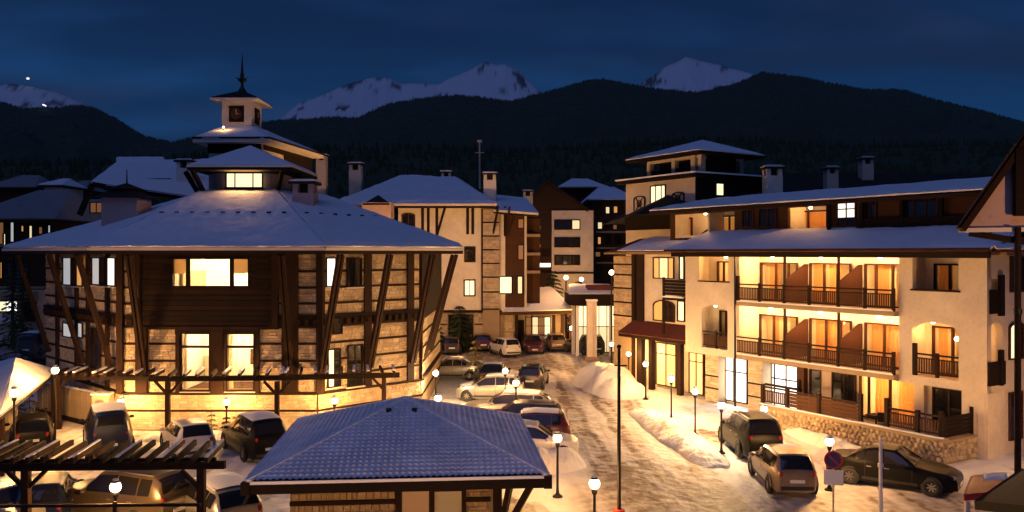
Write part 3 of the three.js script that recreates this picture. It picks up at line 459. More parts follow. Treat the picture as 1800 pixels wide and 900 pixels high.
{ // clock tower behind the hall
  const t = thing('clock_tower', 'cream clock tower with dark hipped cap and spire behind the hall', 'tower', [-17.6, 0, -60]), c = t.position;
  const F = new Face(t, -19.7, -54.6, 0), S = new Face(t, -16.0, -54.6, Math.PI / 2 - 0.145);
  { const k = thing('roof_floodlight', 'small floodlight on the tower roof shining up at the clock room', 'floodlight', [-18.9, 16.75, -55.9]); part('arm', boxGeo(0.06, 0.5, 0.06), M.metal, k, [0, -0.3, 0]); part('lamp_head', new THREE.SphereGeometry(0.07, 12, 8), M.globe, k); lamp(k, WARM, 0.9, [0, 0, 0], 0.07); }
  F.box('block_wall', M.plaster, 0.3, 3.6, 11, 15.6, -0.3, 0); S.box('block_wall', M.plaster, 0.1, 8.3, 11, 15.6, -0.3, 0); F.box('frieze', M.timberBlack, 0.25, 3.65, 14.9, 15.62, 0, 0.1); S.box('frieze', M.timberBlack, 0.2, 8.3, 15.15, 15.62, 0, 0.06);
  F.box('corner_panel', M.timberBlack, 1.5, 3.6, 11, 14.9, 0, 0.07); S.box('corner_panel', M.timberBlack, 3.4, 8.3, 11, 15.15, 0, 0.07);
  const e = [V(-20.1, 15.7, -53.7), V(-15.3, 15.7, -53.7), V(-13.9, 15.7, -63), V(-20.1, 15.7, -63)].map((p) => p.sub(c)), r = [V(-19.6, 16.95, -57.6), V(-17.4, 16.95, -57.6), V(-17.2, 16.95, -60.4), V(-19.6, 16.95, -60.4)].map((p) => p.sub(c));
  part('block_eaves', polySlab(e, 0.22), M.trim, t); for (let k = 0; k < 4; k++) { part('block_snow', blanket(e[k], e[(k + 1) % 4], r[(k + 1) % 4], r[k], 0.15, 24, 12, k + 20, 0.5), M.snow, t); part('block_fascia', bar(e[k].clone().setY(e[k].y + 0.07), e[(k + 1) % 4].clone().setY(e[k].y + 0.07), 0.12, 0.12), M.timberBlack, t); }
  const B = new Face(t, -19.72, -58, 0), BS = new Face(t, -17.7, -58, Math.PI / 2);
  part('clock_room', boxGeo(2.02, 2.2, 2.3), M.plasterPale, t, [-18.71 - c.x, 17.85, -59.15 - c.z]);
  part('base_band', boxGeo(2.2, 0.18, 2.48), M.timberBlack, t, [-18.71 - c.x, 16.92, -59.15 - c.z]);
  for (const [G, u, w] of [[B, 1.0, 1.0], [BS, 1.15, 0.95]]) {
    const m = G.box('clock_panel', M.timberBlack, u - w / 2, u + w / 2, 17.42, 18.5, 0, 0.07); part('clock_dial', new THREE.CylinderGeometry(0.4, 0.4, 0.03, 32).rotateX(Math.PI / 2), M.timberBrown, m, [0, 0, 0.05]); part('clock_ring', new THREE.TorusGeometry(0.4, 0.035, 8, 32), M.timber, m, [0, 0, 0.07]);
    part('clock_hand', boxAt(-0.02, 0.02, -0.03, 0.3, 0, 0.015), M.trim, m, [0, 0, 0.072]); part('clock_hand', boxAt(-0.02, 0.2, -0.02, 0.02, 0, 0.015), M.trim, m, [0, 0, 0.09]);
  }
  const q = [V(-20.3, 18.95, -57.3), V(-17.1, 18.95, -57.3), V(-17.1, 18.95, -61), V(-20.3, 18.95, -61)].map((p) => p.sub(c)), ap = V(-18.7, 19.75, -59.15).sub(c);
  part('cap_eaves', polySlab(q, 0.12), M.trim, t); for (let k = 0; k < 4; k++) part('cap_roof', blanket(q[k], q[(k + 1) % 4], ap, ap, 0.06, 6, 4, 0, 0), M.roof, t);
  part('spire', new THREE.LatheGeometry([[0.3, 0], [0.1, 0.35], [0.09, 0.6], [0.24, 0.72], [0.32, 0.82], [0.12, 0.95], [0.14, 1.15], [0.1, 1.3], [0.06, 1.9], [0.001, 2.75]].map((p) => new THREE.Vector2(...p)), 12), M.metal, t, [ap.x, ap.y - 0.05, ap.z]);
  const cr = []; for (let k = 0; k < 4; k++) cr.push(new THREE.ConeGeometry(0.06, 0.3, 5).rotateZ(-Math.PI / 2.6).translate(0.38, 0.95, 0).rotateY(k * Math.PI / 2)); part('spire_crown', merge(cr), M.metal, t, [ap.x, ap.y - 0.05, ap.z]);
}
{ // rear wing with a long snowy roof, left behind the hall
  const t = thing('rear_lodge', 'dark gabled lodge with long snow roof behind the hall left side', 'building', [-25, 0, -64]), c = t.position, L = (px, py, d) => at(px, py, d).sub(c);
  const a = L(160, 322, 58), b = L(372, 352, 56), cc = L(372, 283, 69), d = L(205, 287, 69);
  part('roof_snow', blanket(a, b, cc, d, 0.2, 50, 24, 41, 0.5), M.snow, t); part('roof', blanket(a.clone().setY(a.y - 0.25), b.clone().setY(b.y - 0.25), cc.clone().setY(cc.y - .25), d.clone().setY(d.y - .25), 0.22, 2, 2, 0, 0), M.timberBlack, t);
  const F = new Face(t, -28, -59, 0); F.box('wall', M.plasterDim, 0, 9, 0, 11.6, -9, 0); F.box('gable_board', M.timberBlack, -0.02, 9, 9.2, 11.7, 0, 0.1);
  part('barge_board', bar(L(163, 324, 57.8), L(140, 378, 57.8), 0.2, 0.35), M.timber, t); part('barge_board', bar(L(163, 324, 57.8), L(192, 330, 57.8), 0.2, 0.35), M.timber, t);
  F.window({ px: [158, 182], py: [355, 375], n: 0.1, mat: M.litDim, cols: 2, frame: M.timber });  // glowing pane imitating the lit soffit under the gable
  part('roof_hatch', boxGeo(1.7, 0.6, 1.2), M.roof, t, L(284, 322, 61));
  const a2 = L(205, 299, 74), b2 = L(290, 296, 74), c2 = L(288, 279, 80), d2 = L(204, 279, 80); part('far_roof_snow', blanket(a2, b2, c2, d2, 0.2, 16, 8, 43, 0.3), M.snow, t);
}
chimney(322, 60, 1.0, 13.2, 14.5, M.plasterPale, 'pale chimney left of the lantern roof behind the hall');
// ------------------------------------------------------------------ the balconied hotel on the right
const HY = -Math.atan2(0.852, 0.523);
function slats(F, u0, u1, v0, v1, n, pitch, w, mat, parent) { const L = [], c = [(u0 + u1) / 2, (v0 + v1) / 2, n]; for (let u = u0 + pitch / 2; u < u1; u += pitch) L.push(boxAt(u - w / 2 - c[0], u + w / 2 - c[0], v0 - c[1], v1 - c[1], -0.012, 0.012)); if (!L.length) return; const m = F.put('baluster_row', merge(L), mat, c, parent); m.userData.kind = 'stuff'; return m; }
function railing(F, u0, u1, v0, n, o = {}) {
  const h = o.h || 0.98, mat = o.mat || M.timber;
  F.box('hand_rail', mat, u0, u1, v0 + h - 0.07, v0 + h, n - 0.05, n + 0.05); F.box('middle_rail', mat, u0, u1, v0 + h - 0.24, v0 + h - 0.19, n - 0.025, n + 0.025); F.box('bottom_rail', mat, u0, u1, v0 + 0.12, v0 + 0.18, n - 0.03, n + 0.03);
  slats(F, u0, u1, v0 + 0.16, v0 + h - 0.2, n, 0.115, 0.075, o.slat || M.timberBrown);
  for (const u of o.posts || []) F.box('rail_post', mat, u - 0.06, u + 0.06, v0 - 0.05, v0 + h + 0.06, n - 0.06, n + 0.06);
  for (const u of o.tall || []) F.box('rail_post', mat, u - 0.08, u + 0.08, v0 - 0.05, v0 + h + 0.42, n - 0.08, n + 0.08);
}
// a balcony door: frame with panes, curtains hanging behind the panes and the lit room wall behind them
function balconyDoor(F, u0, u1, v0, v1, n, o = {}) {
  const w = u1 - u0, h = v1 - v0, xs = o.xs || [0, 0.5, 1];
  if (o.room) { // a real room behind the opening: walls, ceiling, its own lamp, and curtains hanging in it
    const fr = F.window({ name: 'balcony_door', uv: [u0, u1, v0, v1], n: n - 0.05, xs, ys: o.ys || [0, 1], mat: M.pane, frame: o.frame || M.timberRed, f: 0.08, bw: 0.1, d: 0.14 }), D = o.deep || 2.0, wl = o.wall || M.plasterPale;
    const sh = (a, b, c, d, e, f, m) => part('room_wall', boxGeo(b - a, d - c, f - e), m || wl, fr, [(a + b) / 2, (c + d) / 2, (e + f) / 2]), W = w / 2 + 0.25, H = h / 2, z0 = -0.24 - D;
    sh(-W, W, -H, H + 0.15, z0 - 0.05, z0); sh(-W - 0.05, -W, -H, H + 0.15, z0, -0.24); sh(W, W + 0.05, -H, H + 0.15, z0, -0.24); sh(-W, W, -H - 0.05, -H, z0, -0.24, M.timberRed); sh(-W, W, H + 0.15, H + 0.2, z0, -0.24);
    if (o.bed) sh(-W, W * 0.2, -H, -H + 0.55, z0, z0 + 1.1, M.white); if (o.pic) sh(W * 0.1, W * 0.6, 0.1, 0.6, z0, z0 + 0.04, M.timberRed);
    for (const [a, b, mat] of o.curtains || []) { const cw = (b - a) * w; part('curtain', curtainGeo(cw, h - 0.06, Math.max(2, Math.round(cw / 0.17)), 0.035, a * 7 + u0), mat, fr, [lerp(-w / 2, w / 2, (a + b) / 2), 0, -0.32]); }
    const L = [(o.lx ?? 0.1) * w, H - 0.25, z0 + D * 0.45]; part('room_lamp', new THREE.SphereGeometry(0.1, 12, 8), M.roomBulb, fr, L); lamp(fr, o.col || WARM, (o.cd ?? 3) * 1.7, L, 0.1); return fr;
  }
  const fr = F.window({ name: 'balcony_door', uv: [u0, u1, v0, v1], n, xs, ys: o.ys || [0, 1], mat: o.pane ?? M.pane, frame: o.frame || M.timberRed, f: 0.08, bw: 0.1, d: 0.12 });
  part('window_glow', boxGeo(w - 0.1, h - 0.1, 0.02), o.lit || M.litCream, fr, [0, 0, -0.045]);
  for (const [a, b, mat] of o.curtains || []) { const cw = (b - a) * w; part('curtain', curtainGeo(cw, h - 0.2, Math.max(2, Math.round(cw / 0.16)), 0.008, a * 7 + u0), mat, fr, [lerp(-w / 2, w / 2, (a + b) / 2), 0, -0.0262]); }
  return fr;
}
{
  const t = thing('hotel', 'cream plastered hotel with lit timber balconies and snowy roofs', 'hotel', [12.4, 0, -46.5]);
  const F = new Face(t, 12.4, -46.5, HY), uA = F.u(1205), uC = F.u(1580), uD = F.u(1735), B = -1.6, SOF = 8.42, F2 = 3.02, F3 = 5.88;
  const hole = (px, py, o = {}) => { const a = F.hit(px[0], py[0], o.n || 0), b = F.hit(px[1], py[1], o.n || 0); return { u0: a[0], u1: b[0], v1: (a[1] + F.v(px[1], py[0], o.n || 0)) / 2, v0: o.v0 ?? b[1], arch: o.arch, rise: o.rise }; };
  // plaster fronts
  const hl1 = { u0: F.u(1229), u1: F.u(1281), v0: 6.93, v1: 8.38 }, hl2 = { u0: F.u(1233), u1: F.u(1279), v0: 3.12, v1: 5.55, arch: true, rise: 0.35 };
  F.wall('front_wall', M.plaster, uA, 0, 2.72, SOF, [hl1, hl2], 0.3);
  const hr1 = { u0: F.u(1604), u1: F.u(1685), v0: 6.92, v1: 8.36 }, hr2 = { u0: F.u(1603), u1: F.u(1685), v0: 3.1, v1: 5.5, arch: true, rise: 0.42 };
  F.wall('front_wall', M.plaster, uC, uD, 2.72, SOF, [hr1, hr2], 0.3);
  F.box('opening_sill', M.timber, hr1.u0 - 0.08, hr1.u1 + 0.08, 6.84, 6.92, -0.32, 0.06); F.box('opening_sill', M.timber, hl1.u0 - 0.08, hl1.u1 + 0.08, 6.86, 6.93, -0.32, 0.05);
  // back wall, floors, cross walls
  
  F.box('floor_slab', M.slab, uA + 0.01, uD - 0.31, 2.8, F2, B, -0.31); F.box('floor_slab', M.slab, uA + 0.01, uD - 0.31, 5.66, F3, B, -0.31);
  for (const [v0, v1] of [[2.8, F2], [5.66, F3]]) F.box('balcony_slab', M.slab, 0.012, uC - 0.012, v0, v1, -0.31, 0.34);
  for (const v of [F2, F3]) F.box('balcony_snow', M.snow, 0.1, uC - 0.1, v, v + 0.05, 0.12, 0.33);
  for (const u of [uA + 0.14, -0.13, uC + 0.13]) F.box('cross_wall', M.plasterPale, u - 0.12, u + 0.12, F2 + 0.002, SOF, B + 0.002, -0.302);
  F.box('soffit', M.soffit, uA - 0.3, uD + 0.5, SOF, 8.56, B - 0.2, 0.75);
  F.box('eave_beam', M.timberBlack, uA - 0.35, uD + 0.55, 8.3, 8.56, 0.70, 0.82);
  // end wall to the right
  const rooms = []; const e0 = F.pos(uD, 0, 0), E = new Face(t, e0.x, e0.z, HY + Math.PI / 2);
  const eh = (px, py, o = {}) => { const a = E.hit(px[0], py[0]), b = E.hit(px[1], py[1]); return { u0: a[0], u1: b[0], v0: b[1], v1: a[1], ...o }; };
  E.wall('end_wall', M.plaster, 0.001, 7, 2.72, SOF, [eh([1738, 1762], [490, 550]), eh([1737, 1763], [568, 652], { arch: true, rise: 0.5 })].map((h) => h), 0.3, 0);
  E.window({ px: [1774, 1800], py: [450, 513], mat: M.glassDark, cols: 2, frame: M.timberRed }); E.window({ px: [1772, 1798], py: [567, 630], mat: (i) => (i ? M.glassDark : M.litPale), cols: 2, frame: M.timberRed, arch: true });
  E.box('end_balcony_front', M.timberBlack, E.u(1735), E.u(1764), F2 + 0.02, F2 + 1.0, 0.02, 0.1); E.box('rail_post', M.timberBlack, E.u(1753), E.u(1758), F2, 4.5, 0.02, 0.18); E.box('end_balcony_front', M.timberBlack, E.u(1738), E.u(1762), 6.0, 7.0, 0.02, 0.08); E.box('rail_post', M.timberBlack, E.u(1753), E.u(1760), 5.9, 7.6, 0.02, 0.16);
  E.box('ground_wall', M.plaster, 0.02, 6, 0, 2.72, -0.4, -0.1); E.window({ px: [1772, 1795], py: [690, 770], n: -0.1, mat: M.glassDark, cols: 2, frame: M.timberRed });
  // middle balconies, two floors of three bays
  const bay = [0, F.u(1384), F.u(1479), uC];
  const doorPx = [[[1338, 1403], [1424, 1497], [1521, 1590]], [[1336, 1403], [1424, 1498], [1521, 1590]]];
  const OR = M.curtain, PA = M.curtainPale;
  const looks = [
    [{ xs: [0, 0.42, 0.76, 1], curtains: [[0.04, 0.14, PA], [0.14, 0.42, OR], [0.86, 1, PA]], cd: 2.2, lx: 0.25 }, { xs: [0, 0.36, 0.68, 1], curtains: [[0.0, 0.3, OR], [0.38, 0.68, OR]], cd: 1.9, lx: -0.2 }, { xs: [0, 0.3, 0.72, 1], curtains: [[0.12, 0.55, OR], [0.5, 0.98, PA]], cd: 2.0, lx: 0.1 }],
    [{ xs: [0, 0.38, 0.7, 1], curtains: [[0.1, 0.26, PA], [0.25, 0.42, OR], [0.42, 0.7, PA]], cd: 2.3, lx: 0.2 }, { xs: [0, 0.4, 0.75, 1], curtains: [[0.06, 0.4, OR], [0.4, 0.7, OR]], cd: 1.8, lx: -0.1 }, { xs: [0, 0.5, 1], curtains: [[0.06, 0.5, OR], [0.52, 0.98, OR]], cd: 1.7, lx: 0.0 }],
  ];
  [F3, F2].forEach((fl, k) => {
    doorPx[k].forEach((px, i) => { const q = [F.u(px[0], B), Math.min(F.u(px[1], B), uC - 0.05), fl + 0.03, fl + 2.12]; rooms.push(q); balconyDoor(F, ...q, B, { room: 1, ...looks[k][i] }); });
    const posts = [F.u(1341), F.u(1428), F.u(1526)].filter((u) => u > 0.2);
    railing(F, 0.05, uC - 0.04, fl, 0.24, { posts: posts.concat(bay[1], bay[2], uC - 0.1), tall: k ? [] : [0.1] });
    for (const u of bay.slice(1, 3)) { // timber screens between the balconies, high at the wall
      const s = new THREE.Shape([[0, 0], [1.75, 0], [1.75, 1.95], [1.5, 1.95], [0, 1.15]].map((p) => new THREE.Vector2(...p)));
      const m = F.put('balcony_screen', new THREE.ExtrudeGeometry(s, { depth: 0.06, bevelEnabled: false }).rotateY(Math.PI / 2), M.timberRed, [u - 0.03, fl + 0.1, 0.2]); m.userData.label = 'slanted timber screen between two balconies';
      F.box('screen_post', M.timber, u - 0.05, u + 0.05, fl, k ? 5.66 : SOF, 0.15, 0.25);
    }
    for (const [px, py] of k ? [[1355, 542], [1442, 547], [1545, 552]] : [[1358, 447], [1443, 447], [1547, 447]]) {
      const u = F.u(px, -0.75), v = k ? 5.66 : SOF, o = thing('balcony_lamp', `round ceiling lamp over the ${['first', 'second', 'third'][[1358, 1443, 1547, 1355, 1442, 1545].indexOf(px) % 3]} ${k ? 'lower' : 'upper'} balcony counted from the left`, 'ceiling lamp', F.pos(u, v, -0.75), HY, 'balcony ceiling lamps');
      part('base', new THREE.CylinderGeometry(0.12, 0.12, 0.03, 16), M.metal, o, [0, -0.016, 0]); part('globe', new THREE.SphereGeometry(0.11, 16, 10), M.globe, o, [0, -0.12, 0]); lamp(o, WHITE.clone().lerp(WARM, 0.7), 12, [0, -0.12, 0], 0.1);
    }
  });
  F.box('corner_pipe', M.metal, 0.02, 0.1, 0.2, SOF, 0.36, 0.44);
  // the two loggias
  const room = (u0, u1, v0, v1, o) => { rooms.push([u0, u1, v0, v1]); balconyDoor(F, u0, u1, v0, v1, B, { room: 1, ...o }); };
  room(F.u(1262, B), F.u(1290, B), F3 + 0.05, F3 + 2.15, { xs: [0, 0.4, 1], curtains: [[0.4, 0.98, OR]], cd: 1.5 }); railing(F, hl1.u0, hl1.u1, F3, -0.36, { h: 0.95 });
  room(F.u(1266, B), F.u(1288, B), F2 + 0.05, F2 + 2.15, { cd: 0.15, curtains: [[0.1, 0.9, OR]] }); railing(F, hl2.u0, hl2.u1, F2 + 0.08, -0.15, { h: 0.95, posts: [(hl2.u0 + hl2.u1) / 2] });
  room(F.u(1643, B), F.u(1702, B), F3 + 0.05, F3 + 2.15, { xs: [0, 0.48, 1], curtains: [[0.0, 0.44, OR]], cd: 0.45, lx: 0.3, frame: M.timberBlack, pic: 1 });
  room(F.u(1640, B), F.u(1698, B), F2 + 0.05, F2 + 2.2, { xs: [0, 0.62, 1], curtains: [[0.05, 0.34, OR], [0.34, 0.62, PA]], cd: 1.6, pic: 1 }); railing(F, hr2.u0, hr2.u1, F2 + 0.08, -0.1, { h: 1.0, posts: [F.u(1645)], tall: [hr2.u0 + 0.08] });
  for (const [px, v, n, cd, label] of [[1276, SOF, -0.8, 4.5, 'ceiling lamp in the upper left loggia under the eave'], [1640, 5.6, -0.8, 5, 'ceiling lamp inside the lit arched loggia near the right corner'], [1258, 5.6, -1.0, 0.5, 'dim ceiling lamp inside the narrow arched loggia on the left']]) {
    const o = thing('loggia_lamp', label, 'ceiling lamp', F.pos(F.u(px, n), v, n), HY); part('base', new THREE.CylinderGeometry(0.12, 0.12, 0.03, 16), M.metal, o, [0, -0.016, 0]); part('globe', new THREE.SphereGeometry(0.11, 16, 10), M.globe, o, [0, -0.12, 0]); lamp(o, WARM, cd, [0, -0.12, 0], 0.1);
  }
  { const o = thing('wall_lamp', 'small round wall lamp on the arched loggia right jamb', 'wall lamp', F.pos(F.u(1681, -0.05), F.v(1681, 596, -0.05), -0.08), HY); part('bracket', boxGeo(0.1, 0.16, 0.05), M.metal, o, [0.12, 0, -0.05]); part('globe', new THREE.SphereGeometry(0.1, 12, 8), M.globe, o); lamp(o, WARM, 1, [0, 0, 0], 0.09); }
  F.wall('back_wall', M.plasterPale, uA, uD - 0.1, F2, SOF, rooms.map(([u0, u1, v0, v1]) => ({ u0: u0 + 0.02, u1: u1 - 0.02, v0: Math.max(v0, F2 + 0.005), v1: v1 - 0.02 })), 0.25, B);
  // pent roof above the balconies
  const blank = (name, mat, u0, u1, na, va, nb, vb, thick, nu, nv, s, lump) => part(name, blanket(F.loc(u0, va, na), F.loc(u1, va, na), F.loc(u1, vb, nb), F.loc(u0, vb, nb), thick, nu, nv, s, lump), mat, t);
  const uL = F.u(1188);
  blank('pent_roof', M.roofRed, uL, uD + 0.6, 0.86, 8.57, -2.5, 9.62, 0.08, 2, 2, 0, 0); blank('pent_roof_snow', M.snow, uL, uD + 0.6, 0.84, 8.65, -2.45, 9.72, 0.13, 110, 24, 51, 0.6);
  part('gutter', bar(F.loc(uL, 8.66, 0.9), F.loc(uD + 0.6, 8.66, 0.9), 0.1, 0.12), M.timber, t);
  { const a = E.loc(-0.9, 8.57, 0.9), b = E.loc(7, 8.57, 0.9), c = E.loc(7, 9.7, -2.4), d = E.loc(2.4, 9.7, -2.4); part('pent_roof', blanket(a, b, c, d, 0.08, 2, 2, 0, 0), M.roofRed, t); const up = (p) => V(p.x, p.y + 0.08, p.z); part('pent_roof_snow', blanket(up(a), up(b), up(c), up(d), 0.13, 30, 14, 52, 0.5), M.snow, t); E.box('soffit', M.soffit, 0, 7, SOF, 8.56, -0.3, 0.8); }
  // set-back top storey
  const TN = -2.4, u0 = F.u(1178, TN), u1 = uD + 0.4, TV = 11.08;
  const top1 = { u0: F.u(1183, TN), u1: F.u(1291, TN), v0: 9.45, v1: 10.95 }, top2 = { u0: F.u(1385, TN), u1: F.u(1452, TN), v0: 9.45, v1: 10.98 };
  F.wall('top_wall', M.timberBrown, u0, u1, 9.2, TV, [top1, top2], 0.2, TN);
  F.box('top_back_wall', M.plasterPale, u0, u1, 9.2, TV, -4.1, -3.9); F.box('top_floor', M.slab, u0, u1, 9.1, 9.2, -4.1, TN); for (const u of [top1.u0 - 0.1, top1.u1 + 0.1, (top1.u0 + top1.u1) / 2 + 0.3, top2.u0 - 0.1, top2.u1 + 0.1]) F.box('top_cross_wall', M.plasterPale, u - 0.08, u + 0.08, 9.2, TV, -3.9, TN - 0.21);
  F.box('top_ceiling', M.soffit, u0, u1, TV, TV + 0.1, -4.1, TN - 0.2);
  balconyDoor(F, F.u(1188, -3.9), F.u(1218, -3.9), 9.25, 10.8, -3.9, { lit: M.litAmber, curtains: [[0.1, 0.9, OR]] }); balconyDoor(F, F.u(1262, -3.9), F.u(1306, -3.9), 9.25, 10.8, -3.9, { lit: M.litCream, curtains: [[0.2, 0.9, OR]] }); balconyDoor(F, F.u(1400, -3.9), F.u(1466, -3.9), 9.25, 10.85, -3.9, { xs: [0, 0.35, 1], lit: M.litAmber, curtains: [[0.02, 0.95, OR]] });
  F.put('balcony_screen', new THREE.ExtrudeGeometry(new THREE.Shape([[0, 0], [1.3, 0], [1.3, 1.2], [0, 0.5]].map((p) => new THREE.Vector2(...p))), { depth: 0.06, bevelEnabled: false }).rotateY(Math.PI / 2), M.timberRed, [F.u(1240, -3), 9.2, -2.6]);
  for (const [px, label, cd] of [[1240, 'ceiling lamp in the left recess of the top storey', 2.4], [1425, 'ceiling lamp in the small lit top storey recess', 2.2]]) { const o = thing('loggia_lamp', label, 'ceiling lamp', F.pos(F.u(px, -3.1), TV, -3.1), HY); part('base', new THREE.CylinderGeometry(0.12, 0.12, 0.03, 16), M.metal, o, [0, -0.016, 0]); part('globe', new THREE.SphereGeometry(0.1, 16, 10), M.globe, o, [0, -0.11, 0]); lamp(o, WARM, cd, [0, -0.11, 0], 0.1); }
  for (const [a, b, y0, y1, mat] of [[1305, 1326, 368, 400, M.glassDark], [1334, 1367, 366, 400, M.glassDark], [1472, 1506, 353, 398, null], [1520, 1542, 352, 398, M.glassDark], [1588, 1650, 348, 395, M.glassDark]]) F.window({ px: [a, b], py: [y0, y1], n: TN, mat: mat || ((i, j) => (j ? M.litWhite : M.glassDark)), cols: b - a > 40 ? 3 : 2, rows: mat ? 1 : 3, frame: M.timberRed });
  for (let k = 0; k < 4; k++) F.box('parapet_board', M.timberBlack, F.u(1455), u1, 9.5 + k * 0.18, 9.5 + k * 0.18 + 0.17, -2.2, -2.14);
  for (const px of [1458, 1515, 1585, 1655]) F.box('parapet_post', M.timberBlack, F.u(px, -2.2) - 0.08, F.u(px, -2.2) + 0.08, 9.3, TV, -2.24, -2.1);
  blank('top_roof', M.timber, u0 - 1.0, u1 + 1.2, -1.5, TV + 0.02, -7.5, 12.0, 0.12, 2, 2, 0, 0); blank('top_roof_snow', M.snow, u0 - 1.0, u1 + 1.2, -1.52, TV + 0.14, -7.4, 12.12, 0.17, 110, 24, 53, 0.5); F.box('top_eave', M.timber, u0 - 1.0, u1 + 1.2, TV - 0.1, TV + 0.03, -1.62, -1.5);
  // recessed wing on the left with white wall
  const W = -1.5, w0 = F.u(1133, W), w1 = F.u(1212, W);
  F.box('wing_wall', M.plasterPale, w0, w1 + 0.8, 3.9, SOF, W - 0.3, W); F.box('wing_soffit', M.soffit, F.u(1078, W), uA - 0.3, SOF, 8.55, W - 2.5, W + 0.8);
  F.window({ px: [1149, 1186], py: [452, 491], n: W, mat: (i) => (i === 1 ? M.litCream : M.litAmber), xs: [0, 0.3, 0.72, 1], frame: M.timberRed }); F.window({ px: [1149, 1187], py: [526, 567], n: W, mat: (i) => (i ? M.glassDark : M.litAmber), xs: [0, 0.45, 0.72, 1], frame: M.timberRed, arch: true });
  F.window({ px: [1195, 1204], py: [450, 492], n: W, mat: M.litPale, frame: M.timberBlack }); F.window({ px: [1192, 1205], py: [528, 566], n: W, mat: M.litPale, frame: M.timberBlack });
  const bl0 = F.u(1168, -0.5), bl1 = F.u(1206, -0.5); F.box('wing_balcony_slab', M.timberBlack, bl0, bl1, 5.65, 5.8, W, -0.4); for (let k = 0; k < 5; k++) F.box('balcony_board', M.timberBlack, bl0, bl1, 5.95 + k * 0.19, 5.95 + k * 0.19 + 0.175, -0.45, -0.4); F.box('balcony_snow', M.snow, bl0, bl1 - 0.1, 5.8, 5.88, -0.44, -0.3); F.box('balcony_post', M.timber, bl0 - 0.06, bl0 + 0.06, 3.2, SOF - 1.4, -0.5, -0.38);
  F.box('wing_post', M.timberUp, F.u(1122, W), F.u(1133, W), 0, SOF, W - 0.3, W + 0.15); F.box('wing_post', M.timberUp, F.u(1111, W), F.u(1116, W), 0, SOF, W - 0.3, W + 0.05); F.box('wing_recess', M.timberBrown, F.u(1108, W), F.u(1124, W), 0, SOF, W - 0.5, W - 0.2);
  const s0 = F.u(1079, W), s1 = F.u(1110, W); F.box('stone_pier', M.mortar, s0, s1, 0, SOF - 0.1, W - 2, W); const sv = [3.3, 4.3, 5.2, 6.15, 7.05, 7.75, 8.3]; for (let k = 0; k < 6; k++) F.stones(s0, s1, sv[k] + 0.05, sv[k + 1] - 0.05, W, 300 + k, { color: [0.55, 0.43, 0.28], block: 0.5 }); strips(F, M.timber, s0 - 0.02, s1 + 0.02, sv.slice(1, 6), W, W + 0.06, 0.09);
  blank('wing_roof', M.roofRed, F.u(1085, W), uL + 0.4, W + 0.95, 8.56, W - 2, 9.45, 0.08, 2, 2, 0, 0); blank('wing_roof_snow', M.snow, F.u(1104, W), uL + 0.4, W + 0.93, 8.64, W - 2, 9.55, 0.1, 40, 14, 54, 0.8);
  // porch
  blank('porch_roof', M.roofRed, F.u(1086, -0.2), uA - 0.02, -0.2, 3.3, W, 4.0, 0.1, 30, 8, 55, 0.1); F.box('porch_beam', M.timberBlack, F.u(1088, -0.3), uA - 0.02, 3.08, 3.3, -0.4, -0.25);
  F.box('porch_back_wall', M.plaster, s1, w1 + 0.9, 0, 3.9, W - 0.3, W - 0.05); F.window({ name: 'porch_door', uv: [F.u(1154, W), F.u(1190, W), 0.12, 2.85], n: W, mat: M.litYellow, cols: 2, ys: [0, 0.74, 1], frame: M.timberBrown });
  for (const px of [1128, 1146, 1196]) F.box('porch_pillar', M.timberUp, F.u(px, -0.4) - 0.16, F.u(px, -0.4) + 0.16, 0, 3.08, -0.55, -0.25);
  // ground floor
  const GB = -1.0; F.wall('ground_wall', M.plaster, uA + 0.9, uD, 0, 2.8, [{ u0: F.u(1512, GB) + 0.02, u1: F.u(1612, GB) - 0.02, v0: 0.63, v1: 2.66 }], 0.3, GB);
  F.window({ name: 'shop_door', uv: [F.u(1212, GB), F.u(1238, GB), 0.1, 2.6], n: GB, mat: M.litYellow, cols: 2, ys: [0, 0.78, 1], frame: M.timberBrown });
  const pier = (a, b, n0, n1, seed) => { const x0 = F.u(a, n1), x1 = F.u(b, n1); F.box('stone_pier', M.mortar, x0, x1, 0, 2.79, n0, n1); F.stones(x0, x1, 0.02, 0.75, n1, seed, { color: [0.6, 0.48, 0.32], block: 0.5 }); F.stones(x0, x1, 0.83, 1.45, n1, seed + 1, { color: [0.6, 0.48, 0.32], block: 0.5 }); F.stones(x0, x1, 1.53, 2.75, n1, seed + 2, { color: [0.6, 0.48, 0.32], block: 0.5 }); strips(F, M.timber, x0, x1, [0.79, 1.49], n1, n1 + 0.05, 0.07); };
  pier(1240, 1263, GB, -0.35, 330); pier(1316, 1340, GB, -0.2, 340);
  for (const [a, b, k] of [[1268, 1315, 0], [1343, 1404, 1]]) { F.window({ name: 'shop_window', uv: [F.u(a, GB), F.u(b, GB), 0.12, 2.62], n: GB, mat: M.shop, cols: k ? 3 : 2, ys: [0, 0.68, 1], frame: M.metal, f: 0.06, bw: 0.06 }); }
  F.box('door_column', M.timberBrown, F.u(1408, GB), F.u(1420, GB), 0, 2.8, GB, GB + 0.3); F.window({ uv: [F.u(1424, GB), F.u(1506, GB), 0.6, 2.65], n: GB, mat: (i) => (i === 1 ? M.litDim : M.glassDark), cols: 4, frame: M.timberRed });
  balconyDoor(F, F.u(1512, GB), F.u(1612, GB), 0.62, 2.68, GB, { room: 1, deep: 3, xs: [0, 0.17, 0.55, 1], curtains: [[0.2, 0.5, OR], [0.62, 0.98, OR]], cd: 9, lx: -0.1, bed: 0, pic: 1, frame: M.timberBrown });
